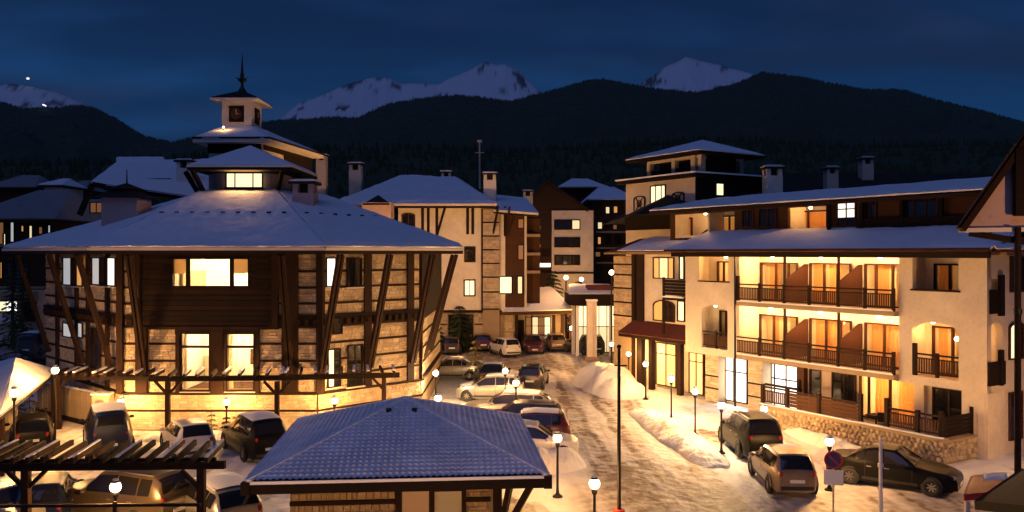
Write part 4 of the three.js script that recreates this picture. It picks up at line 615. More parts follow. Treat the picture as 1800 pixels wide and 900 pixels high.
  F.box('door_column', M.plaster, F.u(1612, GB), F.u(1630, GB), 0, 2.8, GB, GB + 0.25); F.window({ uv: [F.u(1640, GB), F.u(1725, GB), 0.62, 2.6], n: GB, mat: M.glassDark, xs: [0, 0.36, 0.7, 1], frame: M.timberBrown }); F.box('corner_pier', M.plaster, uD - 1.1, uD, 0, 2.78, GB, -0.05);
  // area lights in front of the bright shop windows
  for (const [a, b, c, w] of [[1268, 1315, COOL, 2], [1343, 1404, COOL, 2.4]]) { const l = new THREE.RectAreaLight(c, 1.6 * K, w, 2.2), p = F.loc((F.u(a, GB) + F.u(b, GB)) / 2, 1.4, GB + 0.16); l.name = 'shop_window_light'; l.position.copy(p); l.rotation.y = F.yaw + Math.PI; t.add(l); }
  { const l = new THREE.RectAreaLight(AMBER, 1.5 * K, 1.2, 2), p = F.loc((F.u(1154, W) + F.u(1190, W)) / 2, 1.4, W + 0.2); l.name = 'porch_door_light'; l.position.copy(p); l.rotation.y = F.yaw + Math.PI; t.add(l); }
  { const l = new THREE.RectAreaLight(AMBER, 1.0 * K, 2.2, 1.8), p = F.loc((F.u(1512, GB) + F.u(1612, GB)) / 2, 1.7, GB + 0.2); l.name = 'lounge_window_light'; l.position.copy(p); l.rotation.y = F.yaw + Math.PI; t.add(l); }

  // terrace with rubble wall and timber railing
  const T = thing('terrace', 'raised terrace with rubble stone wall and timber railing before the hotel', 'terrace', F.pos(F.u(1500, 2.3), 0, 2.3)), G = new Face(T, 12.4, -46.5, HY), q0 = G.u(1336, 2.3), q1 = G.u(1657, 2.3);
  G.box('deck', M.slab, q0 + 0.1, q1 - 0.36, 0, 0.55, -0.9, 1.98); G.box('wall_core', M.mortar, q0, q1, 0, 0.98, 1.98, 2.3); const rb = G.put('rubble_stones', rubbleGeo(q1 - q0, 0.86, 7), M.stone, [q0, 0.06, 2.3]); rb.userData.kind = 'stuff';
  G.box('coping', M.slab, q0 - 0.05, q1 + 0.05, 0.98, 1.05, 1.94, 2.38); G.box('coping_snow', M.snow, q0, q1, 1.05, 1.09, 2.18, 2.36);
  const rr = [[1341, 1383, 0], [1384, 1440, 1], [1441, 1512, 0], [1560, 1612, 0], [1614, 1656, 0]];
  for (const [a, b, solid] of rr) { const x0 = G.u(a, 2.1), x1 = G.u(b, 2.1); if (solid || a === 1441) { for (let k = 0; k < 4; k++) G.box('rail_board', M.timberBrown, x0, x1, 1.12 + k * 0.17, 1.12 + k * 0.17 + 0.155, 2.06, 2.1); G.box('hand_rail', M.timber, x0, x1, 1.82, 1.89, 2.02, 2.14); } else railing(G, x0, x1, 1.02, 2.1, { h: 0.9 }); }
  for (const px of [1341, 1384, 1440, 1513, 1559, 1613, 1656]) G.box('rail_post', M.timber, G.u(px, 2.1) - 0.08, G.u(px, 2.1) + 0.08, 1.05, px === 1513 || px === 1559 ? 2.3 : 2.0, 2.02, 2.18);
  G.box('slanted_beam', M.timber, G.u(1345, 1.0), G.u(1408, 1.0), 1.75, 1.85, 0.9, 1.05); G.box('rail_post', M.timber, G.u(1404, 1.0) - 0.08, G.u(1404, 1.0) + 0.08, 0.5, 2.3, 0.9, 1.06);
  const ec = G.pos(q1, 0, 2.3), H2 = new Face(T, ec.x, ec.z, HY + Math.PI / 2); H2.box('end_wall', M.mortar, 0.01, 3.6, 0, 0.9, -0.3, 0); const r2 = H2.put('rubble_stones', rubbleGeo(3.6, 0.8, 17), M.stone, [0, 0.05, 0]); r2.userData.kind = 'stuff'; H2.box('coping', M.slab, 0, 3.7, 0.9, 0.97, -0.35, 0.06); for (let k = 0; k < 5; k++) H2.box('rail_board', M.timberBlack, 0.1, 2.4, 1.02 + k * 0.17, 1.17 + k * 0.17, -0.2, -0.15); for (const u of [0.2, 2.4]) H2.box('rail_post', M.timberBlack, u - 0.08, u + 0.08, 0.97, 2.1, -0.26, -0.1);
  // terrace table lamp seen in the lounge window and a small table
  const tb = thing('terrace_table', 'small dark table with upturned chair on the terrace by lit window', 'table', G.pos(G.u(1540, 1.2), 0.55, 1.2), HY); part('table_top', new THREE.CylinderGeometry(0.4, 0.4, 0.04, 20), M.timberBlack, tb, [0, 0.74, 0]); part('pedestal', new THREE.CylinderGeometry(0.04, 0.05, 0.72, 10), M.metal, tb, [0, 0.36, 0]); part('foot', new THREE.CylinderGeometry(0.25, 0.27, 0.03, 16), M.metal, tb, [0, 0.015, 0]);
  const ch = thing('terrace_chair', 'dark slatted chair beside the table on the terrace', 'chair', G.pos(G.u(1552, 1.5), 0.55, 1.5), HY + 0.6); part('seat', boxGeo(0.44, 0.04, 0.44), M.timberBlack, ch, [0, 0.44, 0]); part('backrest', boxGeo(0.44, 0.42, 0.03), M.timberBlack, ch, [0, 0.72, -0.21]); for (const [x, z] of [[-.19, -.19], [.19, -.19], [-.19, .19], [.19, .19]]) part('leg', boxGeo(0.04, 0.44, 0.04), M.timberBlack, ch, [x, 0.22, z]);
}
{ // block with lookout storey behind the hotel
  const t = thing('lookout_block', 'cream block with open lookout storey and snow cap behind the hotel', 'building', [12.45, 0, -58]), F = new Face(t, 12.45, -58, HY), S = new Face(t, 12.45, -58, HY + Math.PI / 2), c = t.position, w = 7.4;
  F.box('wall', M.plaster, -w, 0, 0, 13.7, -0.4, 0); S.box('side_wall', M.timberBlack, 0.01, 7, 0, 13.7, -0.4, 0); S.box('side_boarding', M.timberBlack, 0.3, 7, 9, 13.7, 0, 0.08);
  F.window({ px: [1144, 1171], py: [327, 363], mat: M.litPale, cols: 2, xs: [0, 0.35, 0.72, 1], frame: M.timberBlack, sill: M.timber }); S.window({ px: [1257, 1272], py: [321, 345], n: 0.09, mat: M.litPale, frame: M.timberBlack });
  for (const [a, b, y0, y1] of [[1115, 1135, 345, 372], [1182, 1204, 338, 362]]) { const p = F.window({ name: 'crest_panel', px: [a, b], py: [y0, y1], mat: M.plasterDim, frame: M.timber, arch: true, f: 0.08 }); part('crest_cross', bar(V(-0.35, -0.45, 0.03), V(0.35, 0.4, 0.03), 0.06, 0.05), M.timber, p); part('crest_cross', bar(V(0.35, -0.45, 0.04), V(-0.35, 0.4, 0.04), 0.06, 0.05), M.timber, p); part('crest_ring', new THREE.TorusGeometry(0.22, 0.04, 6, 18), M.timber, p, [0, 0, 0.05]); }
  F.box('lower_band', M.timberBlack, -w - 0.05, -1.5, 10.2, 11.4, 0, 0.06);
  // eaves and terrace roof
  const ring = (o, y) => [F.loc(-w - o, y, o), F.loc(o, y, o), S.loc(7 + o, y, o), F.loc(-w - o, y, -7 - o)];
  const e = ring(0.5, 13.95); part('eaves', polySlab(e, 0.28), M.timberBlack, t); const g = ring(0.55, 13.97); for (let k = 0; k < 2; k++) part('eave_snow', bar(g[k], g[k + 1], 0.16, 0.1), M.snow, t);
  // open lookout storey
  const L0 = -5.4, L1 = -0.1; for (const u of [L0, (L0 + L1) / 2, L1]) F.box('lookout_post', M.plaster, u - 0.16, u + 0.16, 13.95, 15.35, -0.9, -0.5); for (const u of [0.6, 3, 5]) S.box('lookout_post', M.plaster, u - 0.16, u + 0.16, 13.95, 15.35, -0.9, -0.5);
  F.box('lookout_beam', M.plaster, L0 - 0.16, L1 + 0.16, 15.05, 15.35, -0.86, -0.54); S.box('lookout_beam', M.plaster, 0.45, 5, 15.05, 15.35, -0.86, -0.54); F.box('lookout_core', M.timberBlack, L0, L1, 13.95, 15.35, -4, -1.6); F.box('lookout_parapet', M.timberBlack, L0, L1, 13.95, 14.5, -0.7, -0.62);
  const q = [F.loc(-6.9, 15.4, 0.5), F.loc(0.9, 15.4, 0.5), S.loc(6.2, 15.4, 0.6), F.loc(-6.9, 15.4, -6)], ap = F.loc(-2.4, 16.55, -3); part('cap_eaves', polySlab(q, 0.16), M.timberBlack, t); for (let k = 0; k < 4; k++) part('cap_snow', blanket(q[k], q[(k + 1) % 4], ap, ap, 0.14, 22, 10, 60 + k, 0.4), M.snow, t);
}
chimney(1362, 56, 1.05, 11.5, 13.6, M.plasterPale, 'tall pale chimney with open top behind the hotel roof', {});
chimney(1464, 60, 0.8, 11, 14.1, M.plasterDim, 'dim chimney on the dark roof, nearer to the tall pale one');
chimney(1526, 64, 0.85, 11, 15.2, M.plasterDim, 'dim chimney on the dark roof, farther right one');
{ const t = thing('rear_roof_house', 'dark unlit house with broad roof behind the hotel', 'building', [26, 0, -66]); const c = t.position; part('wall', boxGeo(30, 11, 12), M.timberBlack, t, [2, 5.5, -2]); const e = [V(8, 11, -56), V(45, 11, -56), V(45, 11, -76), V(8, 11, -76)].map((p) => p.sub(c)), r0 = V(15, 14.6, -66).sub(c), r1 = V(40, 14.6, -66).sub(c); part('roof', merge([blanket(e[0], e[1], r1, r0, 0.1, 4, 2, 0, 0), blanket(e[2], e[3], r0, r1, 0.1, 4, 2, 0, 0), blanket(e[3], e[0], r0, r0, 0.1, 4, 2, 0, 0), blanket(e[1], e[2], r1, r1, 0.1, 4, 2, 0, 0)]), M.roof, t); }
{ // near gable on the right edge, and its down pipe
  const t = thing('near_gable', 'dark framed pink plaster gable close by at the right edge', 'building', at(1750, 400, 14)), c = t.position, L = (px, py, d) => at(px, py, d).sub(c);
  const d0 = 14, p = [L(1693, 402, d0), L(1900, 402, d0), L(1900, 150, d0), L(1800, 250, d0)], s = new THREE.Shape(p.map((v) => new THREE.Vector2(v.x, v.y)));
  part('gable_wall', new THREE.ExtrudeGeometry(s, { depth: 0.25, bevelEnabled: false }), M.plasterPink, t, [0, 0, -0.25]);
  part('barge_board', bar(L(1689, 404, 13.9), L(1806, 238, 13.9), 0.14, 0.1), M.timber, t); part('tie_beam', bar(L(1690, 405, 13.95), L(1900, 402, 13.95), 0.2, 0.07), M.trim, t);
  part('gable_roof', blanket(L(1686, 400, 13.75), L(1830, 193, 13.75), L(1830, 193, 13.75).add(V(4.4, 0, -7)), L(1686, 400, 13.75).add(V(4.4, 0, -7)), 0.06, 2, 2, 0, 0), M.roof, t); part('opening_board', boxGeo(0.3, 1.1, 0.1), M.timberBlack, t, L(1799, 320, 13.85));
  part('bracket', bar(L(1705, 410, 13.9), L(1800, 425, 13.9), 0.08, 0.1), M.timberBlack, t);
  const q = thing('drain_pipe', 'dark vertical post at the right edge below the gable', 'post', at(1789, 830, 13.8)); part('pipe', new THREE.CylinderGeometry(0.05, 0.05, 4.0, 12), M.timber, q, [0, 1.96, 0]); part('collar', new THREE.CylinderGeometry(0.065, 0.065, 0.08, 12), M.metal, q, [0, 2.6, 0]);
}
// ------------------------------------------------------------------ gatehouse with tiled roof, in front
{
  const yaw = 0.084, U = V(Math.cos(yaw), 0, -Math.sin(yaw)), N = V(Math.sin(yaw), 0, Math.cos(yaw)), cen = V(-3.05, 0, -24.45), hw = 3.62, hd = 3.85, EV = 3.02, AP = 4.32;
  const t = thing('gatehouse', 'small stone gatehouse under a snow dusted tiled pyramid roof', 'gatehouse', cen);
  const L = (u, y, n) => V(U.x * u + N.x * n, y, U.z * u + N.z * n);
  const cor = [L(-hw, EV, hd), L(hw, EV, hd), L(hw, EV, -hd), L(-hw, EV, -hd)], ap = L(0, AP, 0.15);
  part('eaves', polySlab(cor.map((p) => V(p.x * 0.995, p.y - 0.02, p.z * 0.995)), 0.26), M.timberBlack, t);
  // barrel tiles in courses under a thin crust of snow, one sheet of relief for each side
  const side = (a, b, len) => {
    const cols = Math.round(len / 0.152), nu = cols * 6, rows = 22, nv = rows * 5, pos = [], uv = [], col = [], idx = [], A = V(), n = new THREE.Vector3().crossVectors(b.clone().sub(a), ap.clone().sub(a)).normalize();
    for (let j = 0; j <= nv; j++) for (let i = 0; i <= nu; i++) {
      const v = j / nv, u0 = i / nu, u = u0; A.lerpVectors(a, b, u); A.lerp(ap, v * 0.996); // columns kept straight up the slope below
      const along = lerp(a.clone().sub(ap).dot(U), b.clone().sub(ap).dot(U), 0), x = A.clone().sub(ap), w = x.dot(b.clone().sub(a).normalize());
      const k = w / 0.152, f = Math.abs(Math.sin(k * Math.PI)), cr = v * rows, st = 1 - (cr - Math.floor(cr + 1e-6)), sn = fbm(A.x * 1.2, A.z * 1.2, 4.4, 3);
      A.addScaledVector(n, 0.03 + f * 0.042 * (1 - 0.35 * clamp(sn * 2 + 0.3, 0, 1)) + st * 0.045 + 0.02 * sn);
      pos.push(A.x, A.y, A.z); uv.push(A.x, A.z); const lie = clamp(0.25 + 0.75 * Math.max(1 - f * 1.9, (cr - Math.floor(cr + 1e-6)) > 0.6 ? 0.85 : 0) + sn * 1.9 + 0.25 * (((Math.floor(k) * 7919 + Math.floor(cr) * 104729) % 17 + 17) % 17 / 17 - 0.5), 0, 1); col.push(lerp(0.66, 0.88, lie), lerp(0.65, 0.87, lie), lerp(0.68, 0.90, lie));
    }
    for (let j = 0; j < nv; j++) for (let i = 0; i < nu; i++) { const q = j * (nu + 1) + i; idx.push(q, q + 1, q + nu + 2, q, q + nu + 2, q + nu + 1); }
    const g = new THREE.BufferGeometry(); g.setAttribute('position', new THREE.Float32BufferAttribute(pos, 3)); g.setAttribute('uv', new THREE.Float32BufferAttribute(uv, 2)); g.setAttribute('color', new THREE.Float32BufferAttribute(col, 3)); g.setIndex(idx); g.computeVertexNormals(); return g;
  };
  const tiles = new THREE.MeshPhysicalMaterial({ vertexColors: true, roughness: 0.95, specularIntensity: 0.25, bumpMap: fine, bumpScale: 0.01 }); tiles.name = 'tiles under thin snow';
  for (let k = 0; k < 4; k++) { const m = part('tiled_roof', side(cor[k], cor[(k + 1) % 4], k % 2 ? hd * 2 : hw * 2), tiles, t); m.userData.kind = 'stuff'; }
  for (let k = 0; k < 4; k++) { part('ridge_tiles', bar(V(cor[k].x, cor[k].y + 0.06, cor[k].z), V(ap.x, ap.y + 0.07, ap.z), 0.13, 0.08), M.snow, t); part('eave_tile_ends', bar(cor[k], cor[(k + 1) % 4], 0.05, 0.07), M.snow, t); }
  for (const [u, n] of [[-0.42, 0.85], [0.28, 0.85]]) part('roof_vent', boxGeo(0.14, 0.1, 0.12), M.roof, t, L(u, 4.16, n));
  for (const k of [0, 1]) part('gutter_elbow', boxGeo(0.2, 0.3, 0.2), M.timberBlack, t, cor[k].clone().multiplyScalar(1.0).setY(EV - 0.12));
  const Fw = new Face(t, cen.x + L(-2.75, 0, 2.9).x, cen.z + L(-2.75, 0, 2.9).z, yaw), W = 5.2;
  Fw.box('wall', M.mortar, 0, W, 0, 2.76, -5.6, -0.02);
  const ux = (px) => Fw.u(px); const a0 = 0, a1 = ux(697), b0 = ux(818), b1 = ux(862);
  for (const [x0, x1, s] of [[a0, a1, 1], [b0, b1, 2]]) { Fw.stones(x0 + 0.03, x1 - 0.03, 2.3, 2.74, -0.02, 500 + s, { block: 0.26, course: 0.24, color: [0.42, 0.29, 0.15], proud: 0.05 }); Fw.stones(x0 + 0.03, x1 - 0.03, 0.05, 2.18, -0.02, 510 + s, { block: 0.26, course: 0.22, color: [0.42, 0.29, 0.15], proud: 0.05 }); Fw.box('timber_strip', M.timber, x0, x1, 2.19, 2.29, -0.02, 0.07); }
  for (const [x0, x1] of [[a1 - 0.02, ux(705)], [ux(755), ux(762)], [ux(812), b0 + 0.02]]) Fw.box('post', M.timberUp, x0, x1, 0, 2.76, -0.02, 0.12);
  Fw.window({ px: [704, 757], py: [860, 960], n: 0.0, mat: M.litDim, frame: M.timber, f: 0.04 }); Fw.window({ px: [761, 814], py: [860, 960], n: 0.0, mat: std('pale blind behind glass', [0.42, 0.36, 0.22], { roughness: 0.35 }), frame: M.timber, f: 0.04 });
  Fw.box('post', M.timberUp, W - 0.12, W + 0.1, 0, 2.76, -0.1, 0.12); part('bracket', bar(L(2.5, 1.2, 3.0), L(3.3, 2.78, 3.4), 0.14, 0.16), M.timberUp, t); part('bracket', bar(L(2.35, 0.6, 3.0), L(2.75, 2.78, 3.3), 0.12, 0.14), M.timberUp, t);
}
// ------------------------------------------------------------------ houses in the middle
{
  const t = thing('guest_house', 'white plastered guest house with snowy roof and stone corner pier', 'building', [-6, 0, -75]), F = new Face(t, at(640, 445, 75).x, -75, 0), u = (px, n = 0) => F.u(px, n), c = t.position;
  const a = u(700), b = u(848), vB = F.v(700, 545), vT = 12.6;
  F.box('wall', M.plasterPale, a, b, vB, vT, -10, 0); F.box('side_boards', M.timberBlack, u(640), a, vB, 10.5, -9, -0.6);
  F.box('floor_beam', M.timber, a - 0.1, b + 1.7, vB - 0.22, vB, -0.3, 0.12);
  F.box('ground_wall', M.mortar, a, b + 1.6, 0, vB - 0.2, -6, -0.1); for (const [x0, x1, s] of [[u(738), u(786), 1], [u(834), u(877), 2]]) { F.stones(x0, x1, 0.05, 1.1, -0.1, 600 + s, { block: 0.6, course: 0.35 }); F.stones(x0, x1, 1.2, 2.2, -0.1, 604 + s, { block: 0.6, course: 0.35 }); F.stones(x0, x1, 2.3, vB - 0.25, -0.1, 608 + s, { block: 0.6, course: 0.35 }); strips(F, M.timber, x0, x1, [1.15, 2.25], -0.1, 0.0, 0.1); }
  F.window({ name: 'shop_door', uv: [u(788), u(832), 0.1, vB - 0.4], n: -0.1, mat: M.glassDark, cols: 3, frame: M.timberBlack });
  const p0 = u(849), p1 = u(878); F.box('stone_pier', M.mortar, p0, p1, 0, 12.4, -3, 0.25); const pv = [3.6, 5.1, 6.4, 7.6, 8.8, 10, 11.2, 12.3]; for (let k = 0; k < 7; k++) F.stones(p0, p1, pv[k] + 0.05, pv[k + 1] - 0.05, 0.25, 620 + k, { block: 0.55, course: 0.3 }); strips(F, M.timber, p0 - 0.03, p1 + 0.03, pv.slice(0, 7), 0.25, 0.33, 0.11);
  F.box('corner_post', M.timberUp, b - 0.1, p0, vB, 12.4, 0, 0.3);
  F.box('set_back_wall', M.plasterPale, p1, u(888), 3.4, 12.2, -3, -0.2); F.box('dark_bay', M.timberBrown, u(888), u(925), 3.4, 12.1, -3, -0.5); F.box('pale_pilaster', M.plaster, u(922), u(926), 3.4, 12.1, -0.5, -0.3); F.box('stair_bay', M.timberBrown, u(925), u(950), 3.4, 11.6, -4, -1.5);
  for (const [y0, y1] of [[384, 402], [430, 457]]) F.window({ px: [910, 921], py: [y0, y1], n: -0.5, mat: M.litDim, frame: M.timberBlack, cols: 1 }); for (const y of [413, 446, 478]) F.box('balcony_slab', M.slab, u(926), u(950), F.v(930, y) - 0.15, F.v(930, y) + 0.1, -1.5, -0.4);
  F.window({ px: [816, 836], py: [433, 461], mat: M.glassDark, cols: 2, rows: 3, frame: M.timber, f: 0.12, bw: 0.08 }); F.window({ px: [815, 836], py: [491, 521], mat: M.litPale, cols: 2, rows: 1, frame: M.timber, f: 0.12, bw: 0.06 }); F.window({ px: [706, 730], py: [374, 402], mat: M.glassDark, cols: 2, frame: M.timberBrown, arch: true, f: 0.12 });
  for (const [px, y1] of [[743, 410], [753, 410], [822, 412], [831, 412]]) F.box('wall_timber', M.timber, u(px) - 0.12, u(px) + 0.12, F.v(px, y1), vT, 0, 0.14);
  for (const [x0, x1] of [[768, 784], [866, 876], [888, 896]]) { F.bar('bracket', M.timber, [u(x0), F.v(x0, 415), 0.1], [u(x1), vT - 0.1, 1.2], 0.14, 0.16); F.box('wall_timber', M.timber, u(x0) - 0.12, u(x0) + 0.12, F.v(x0, 415), vT, 0, 0.14); }
  F.window({ px: [877, 901], py: [485, 517], n: 0.1, mat: M.litPale, frame: M.timberBlack, f: 0.1 }); F.window({ px: [909, 919], py: [485, 517], n: 0.1, mat: M.litCream, frame: M.timberBlack, f: 0.08 });
  const e = [V(u(585), vT + 0.1, 1.0), V(u(874), vT + 0.1, 1.0), V(u(880), vT + 0.1, -11), V(u(585), vT + 0.1, -11)].map((p) => F.loc(p.x, p.y, p.z)), r0 = F.loc(u(680), 16.0, -9), r1 = F.loc(u(790), 15.8, -9);
  part('eaves', polySlab(e, 0.25), M.timber, t); part('roof_snow', blanket(e[0], e[1], r1, r0, 0.22, 80, 26, 71, 0.7), M.snow, t); part('roof_snow', blanket(e[1], e[2], r1, r1, 0.2, 20, 16, 72, 0.6), M.snow, t); part('gutter', bar(e[0], e[1], 0.16, 0.2), M.trim, t);
  const e2 = [[u(868), 12.2, 0.8], [u(946), 11.9, 0.8], [u(950), 11.9, -8], [u(868), 12.2, -8]].map((p) => F.loc(...p)); part('low_eaves', polySlab(e2, 0.22), M.timber, t); part('low_roof_snow', blanket(e2[0], e2[1], F.loc(u(930), 13.6, -7), F.loc(u(868), 13.9, -7), 0.2, 26, 14, 73, 0.6), M.snow, t); part('gutter', bar(e2[0], e2[1], 0.14, 0.18), M.trim, t);
  part('roof_gable', new THREE.CylinderGeometry(0.01, 1.7, 0.9, 4).rotateY(Math.PI / 4), M.roof, t, at(665, 352, 72).sub(c)); part('roof_gable_wall', boxGeo(2.4, 2.0, 2.0), M.plasterPink, t, at(665, 378, 72).sub(c));
}
chimney(861, 78, 1.15, 12.9, 15.2, M.plasterPale, 'bright chimney with openings on the guest house roof end');
chimney(784, 84, 1.0, 12.0, 16.0, M.plaster, 'small chimney near the ridge of the guest house roof');
chimney(624, 80, 1.15, 11.0, 16.3, M.plaster, 'chimney with notched top above the guest house roof, left of the ridge');
chimney(564, 78, 0.9, 11.0, 17.0, M.plasterDim, 'plain tall grey chimney left behind the guest house');
chimney(928, 88, 1.0, 9, 14.4, M.plasterDim, 'dim chimney beside the dark gable right of the guest house');
{ // antenna mast
  const t = thing('antenna_mast', 'thin antenna mast with small dish above the guest house roof', 'antenna', at(843, 330, 90)); part('mast', new THREE.CylinderGeometry(0.09, 0.12, 5.0, 8), M.metalGrey, t, [0, 2.4, 0]); part('antenna_head', boxGeo(0.5, 0.25, 0.3), M.metalGrey, t, [0, 4.9, 0]); part('cross_arm', boxGeo(0.9, 0.07, 0.07), M.metalGrey, t, [0, 3.7, 0]);
}
{ // canopy house with orange lit snow roof
  const t = thing('entrance_lodge', 'low entrance lodge with orange lit snow on its canopy roof', 'building', [2.5, 0, -78]), c = t.position, F = new Face(t, at(870, 445, 76).x, -76, 0), u = (px) => F.u(px), vE = F.v(900, 547);
  const e = [[u(872), vE, 1.0], [u(1008), vE + 0.15, 1.0], [u(1006), vE + 0.15, -6], [u(872), vE, -6]].map((p) => F.loc(...p)); part('canopy', polySlab(e, 0.3), M.timberBrown, t);
  part('canopy_snow', blanket(e[0], e[1], F.loc(u(975), vE + 1.75, -5), F.loc(u(890), vE + 1.75, -5), 0.2, 34, 16, 81, 0.6), M.snow, t); part('canopy_snow', blanket(e[1], e[2], F.loc(u(975), vE + 1.75, -5), F.loc(u(975), vE + 1.75, -5), 0.2, 10, 8, 82, 0.4), M.snow, t); part('roof_end', blanket(e[3], e[0], F.loc(u(890), vE + 1.75, -5), F.loc(u(890), vE + 1.75, -5), 0.2, 10, 8, 83, 0.4), M.roofRed, t);
  F.box('wall', M.plasterDim, u(878), u(1000), 0, vE - 0.3, -6, -2.0); for (const [x0, x1] of [[880, 904]]) { F.box('stone_pier', M.mortar, u(x0), u(x1), 0, vE - 0.3, -2, -0.2); F.stones(u(x0), u(x1), 0.1, 1.4, -0.2, 640, { block: 0.6, course: 0.32 }); F.stones(u(x0), u(x1), 1.5, vE - 0.35, -0.2, 641, { block: 0.6, course: 0.32 }); }
  for (const px of [908, 973, 988, 1002]) F.box('post', M.timber, u(px) - 0.14, u(px) + 0.14, 0, vE - 0.3, 0.3, 0.6);
  F.window({ name: 'lodge_window', uv: [u(924), u(970), 1.0, 2.7], n: -2, mat: (i) => [M.litDim, M.litCream, M.litDim, M.litPale][i], cols: 4, rows: 2, frame: M.timberBlack });
  F.box('entry_door', M.timberBlack, u(908), u(922), 0, 2.4, -2, -1.9);
  { const k = thing('wall_lamp', 'bright lamp at the right end of the entrance lodge canopy', 'lamp', at(1005, 577, 74.5)); part('bracket', boxGeo(0.08, 0.08, 0.4), M.metal, k, [0, 0.1, -0.25]); part('globe', new THREE.SphereGeometry(0.2, 14, 10), M.globe, k); lamp(k, WARM, 22, [0, 0, 0], 0.2); }
}
{ // cream block behind
  const t = thing('strip_window_block', 'cream block with three dark strip windows and dark red gable', 'building', [5, 0, -96]), F = new Face(t, at(920, 445, 95).x, -95, 0), u = (px) => F.u(px), c = t.position, v = (y) => F.v(1000, y);
  F.box('wall', M.plaster, u(970), u(1043), 0, v(370), -9, 0); F.box('stair_tower', M.timberDeep, u(945), u(970), 0, v(368), -8, -0.3);
  for (const [y0, y1, k] of [[386, 404, 1], [417, 435, 0], [448, 466, 0]]) F.window({ px: [974, 1020], py: [y0, y1], mat: (i) => (k && i === 2 ? M.litCream : M.glassDark), xs: [0, 0.33, 0.68, 1], frame: M.timberBlack, f: 0.1, bw: 0.12 });
  const s = new THREE.Shape([[u(920), v(368)], [u(1030), v(368)], [u(962), v(322)]].map((p) => new THREE.Vector2(...p))); F.put('gable', new THREE.ExtrudeGeometry(s, { depth: 8, bevelEnabled: false }), M.timberDeep, [0, 0, -8.2]); F.bar('barge_board', M.timber, [u(916), v(370), 0], [u(962), v(320), 0], 0.3, 0.4); F.bar('barge_board', M.timber, [u(1034), v(370), 0], [u(962), v(320), 0], 0.3, 0.4);
  for (const y of [400, 432, 462]) F.box('balcony_slab', M.slab, u(935), u(950), v(y) - 0.15, v(y) + 0.15, -0.3, 0.9); F.box('ledge', M.timber, u(945), u(1043), v(478) - 0.2, v(478), 0, 0.3);
  { const k = thing('lit_sign', 'small white lit sign board below the cream block', 'sign', at(958, 466, 93)); part('sign_box', boxGeo(1.3, 0.5, 0.2), M.metal, k); part('sign_face', boxGeo(1.2, 0.42, 0.03), M.litWhite, k, [0, 0, 0.115]); }
}
for (const [px, py, d, cd, mat, col, label] of [[935, 488, 77.5, 16, M.globe, WARM, 'orange lamp below the cream block, left one of the row'], [995, 488, 77.5, 16, M.globe, WARM, 'orange lamp below the cream block, right one of the row'], [1022, 491, 84, 14, M.globeWhite, WHITE, 'white lamp just above the flat roofed pavilion'], [1075, 479, 66, 10, M.globe, WARM, 'lamp on the stone pier corner beside the hotel wing']]) {
  const k = thing('yard_lamp', label, 'lamp', at(px, py, d)); const h = EYE + rayY(py) * d; part('pole', new THREE.CylinderGeometry(0.05, 0.07, h, 8), M.metal, k, [0, -h / 2 - 0.1, 0]); part('globe', new THREE.SphereGeometry(0.2, 14, 10), mat, k); lamp(k, col, cd, [0, 0, 0], 0.2);
}
{ // flat roofed pavilion
  const t = thing('pavilion', 'flat roofed pavilion with lit glass front and dark fascia', 'building', [8, 0, -72]), F = new Face(t, at(1000, 445, 71).x, -71, 0), u = (px) => F.u(px), v = (y) => F.v(1040, y);
  F.box('flat_roof', M.timberBlack, u(1000), u(1084), v(536), v(517), -6, 1.0); const a = F.loc(u(998), v(516), 1.05), b = F.loc(u(1086), v(516), 1.05), cc = F.loc(u(1086), v(516) + 0.5, -6), d = F.loc(u(1008), v(516) + 0.5, -6); part('roof_snow', blanket(a, b, cc, d, 0.1, 20, 10, 91, 0.5), M.snow, t); part('roof_box', boxGeo(2.2, 0.4, 2), M.roofRed, t, F.loc(u(1058), v(507), -2));
  F.box('back_wall', M.plasterPale, u(1006), u(1084), 0, v(536), -0.8, -0.6); F.window({ name: 'pavilion_window', uv: [u(1012), u(1082), 0.15, v(537)], n: -0.6, mat: (i, j) => (j ? M.litPale : M.litCream), cols: 5, ys: [0, 0.55, 1], frame: M.timberBlack, f: 0.08 });
  for (const px of [1014, 1072]) F.box('post', M.white, u(px) - 0.12, u(px) + 0.12, 0, v(536), 0.4, 0.65);
}
{ const p = onGround(1040, 633), t = thing('white_column', 'tall square white column standing in the lane fork', 'column', p); part('shaft', boxGeo(0.75, 4.7, 0.75), M.plasterPale, t, [0, 2.35, 0]); part('base_stone', boxGeo(1.1, 0.3, 1.1), M.slab, t, [0, 0.15, 0]); part('groove_board', boxGeo(0.16, 4.3, 0.06), M.plaster, t, [0.12, 2.4, 0.4]); part('cap', boxGeo(0.9, 0.12, 0.9), M.snow, t, [0, 4.76, 0]); }
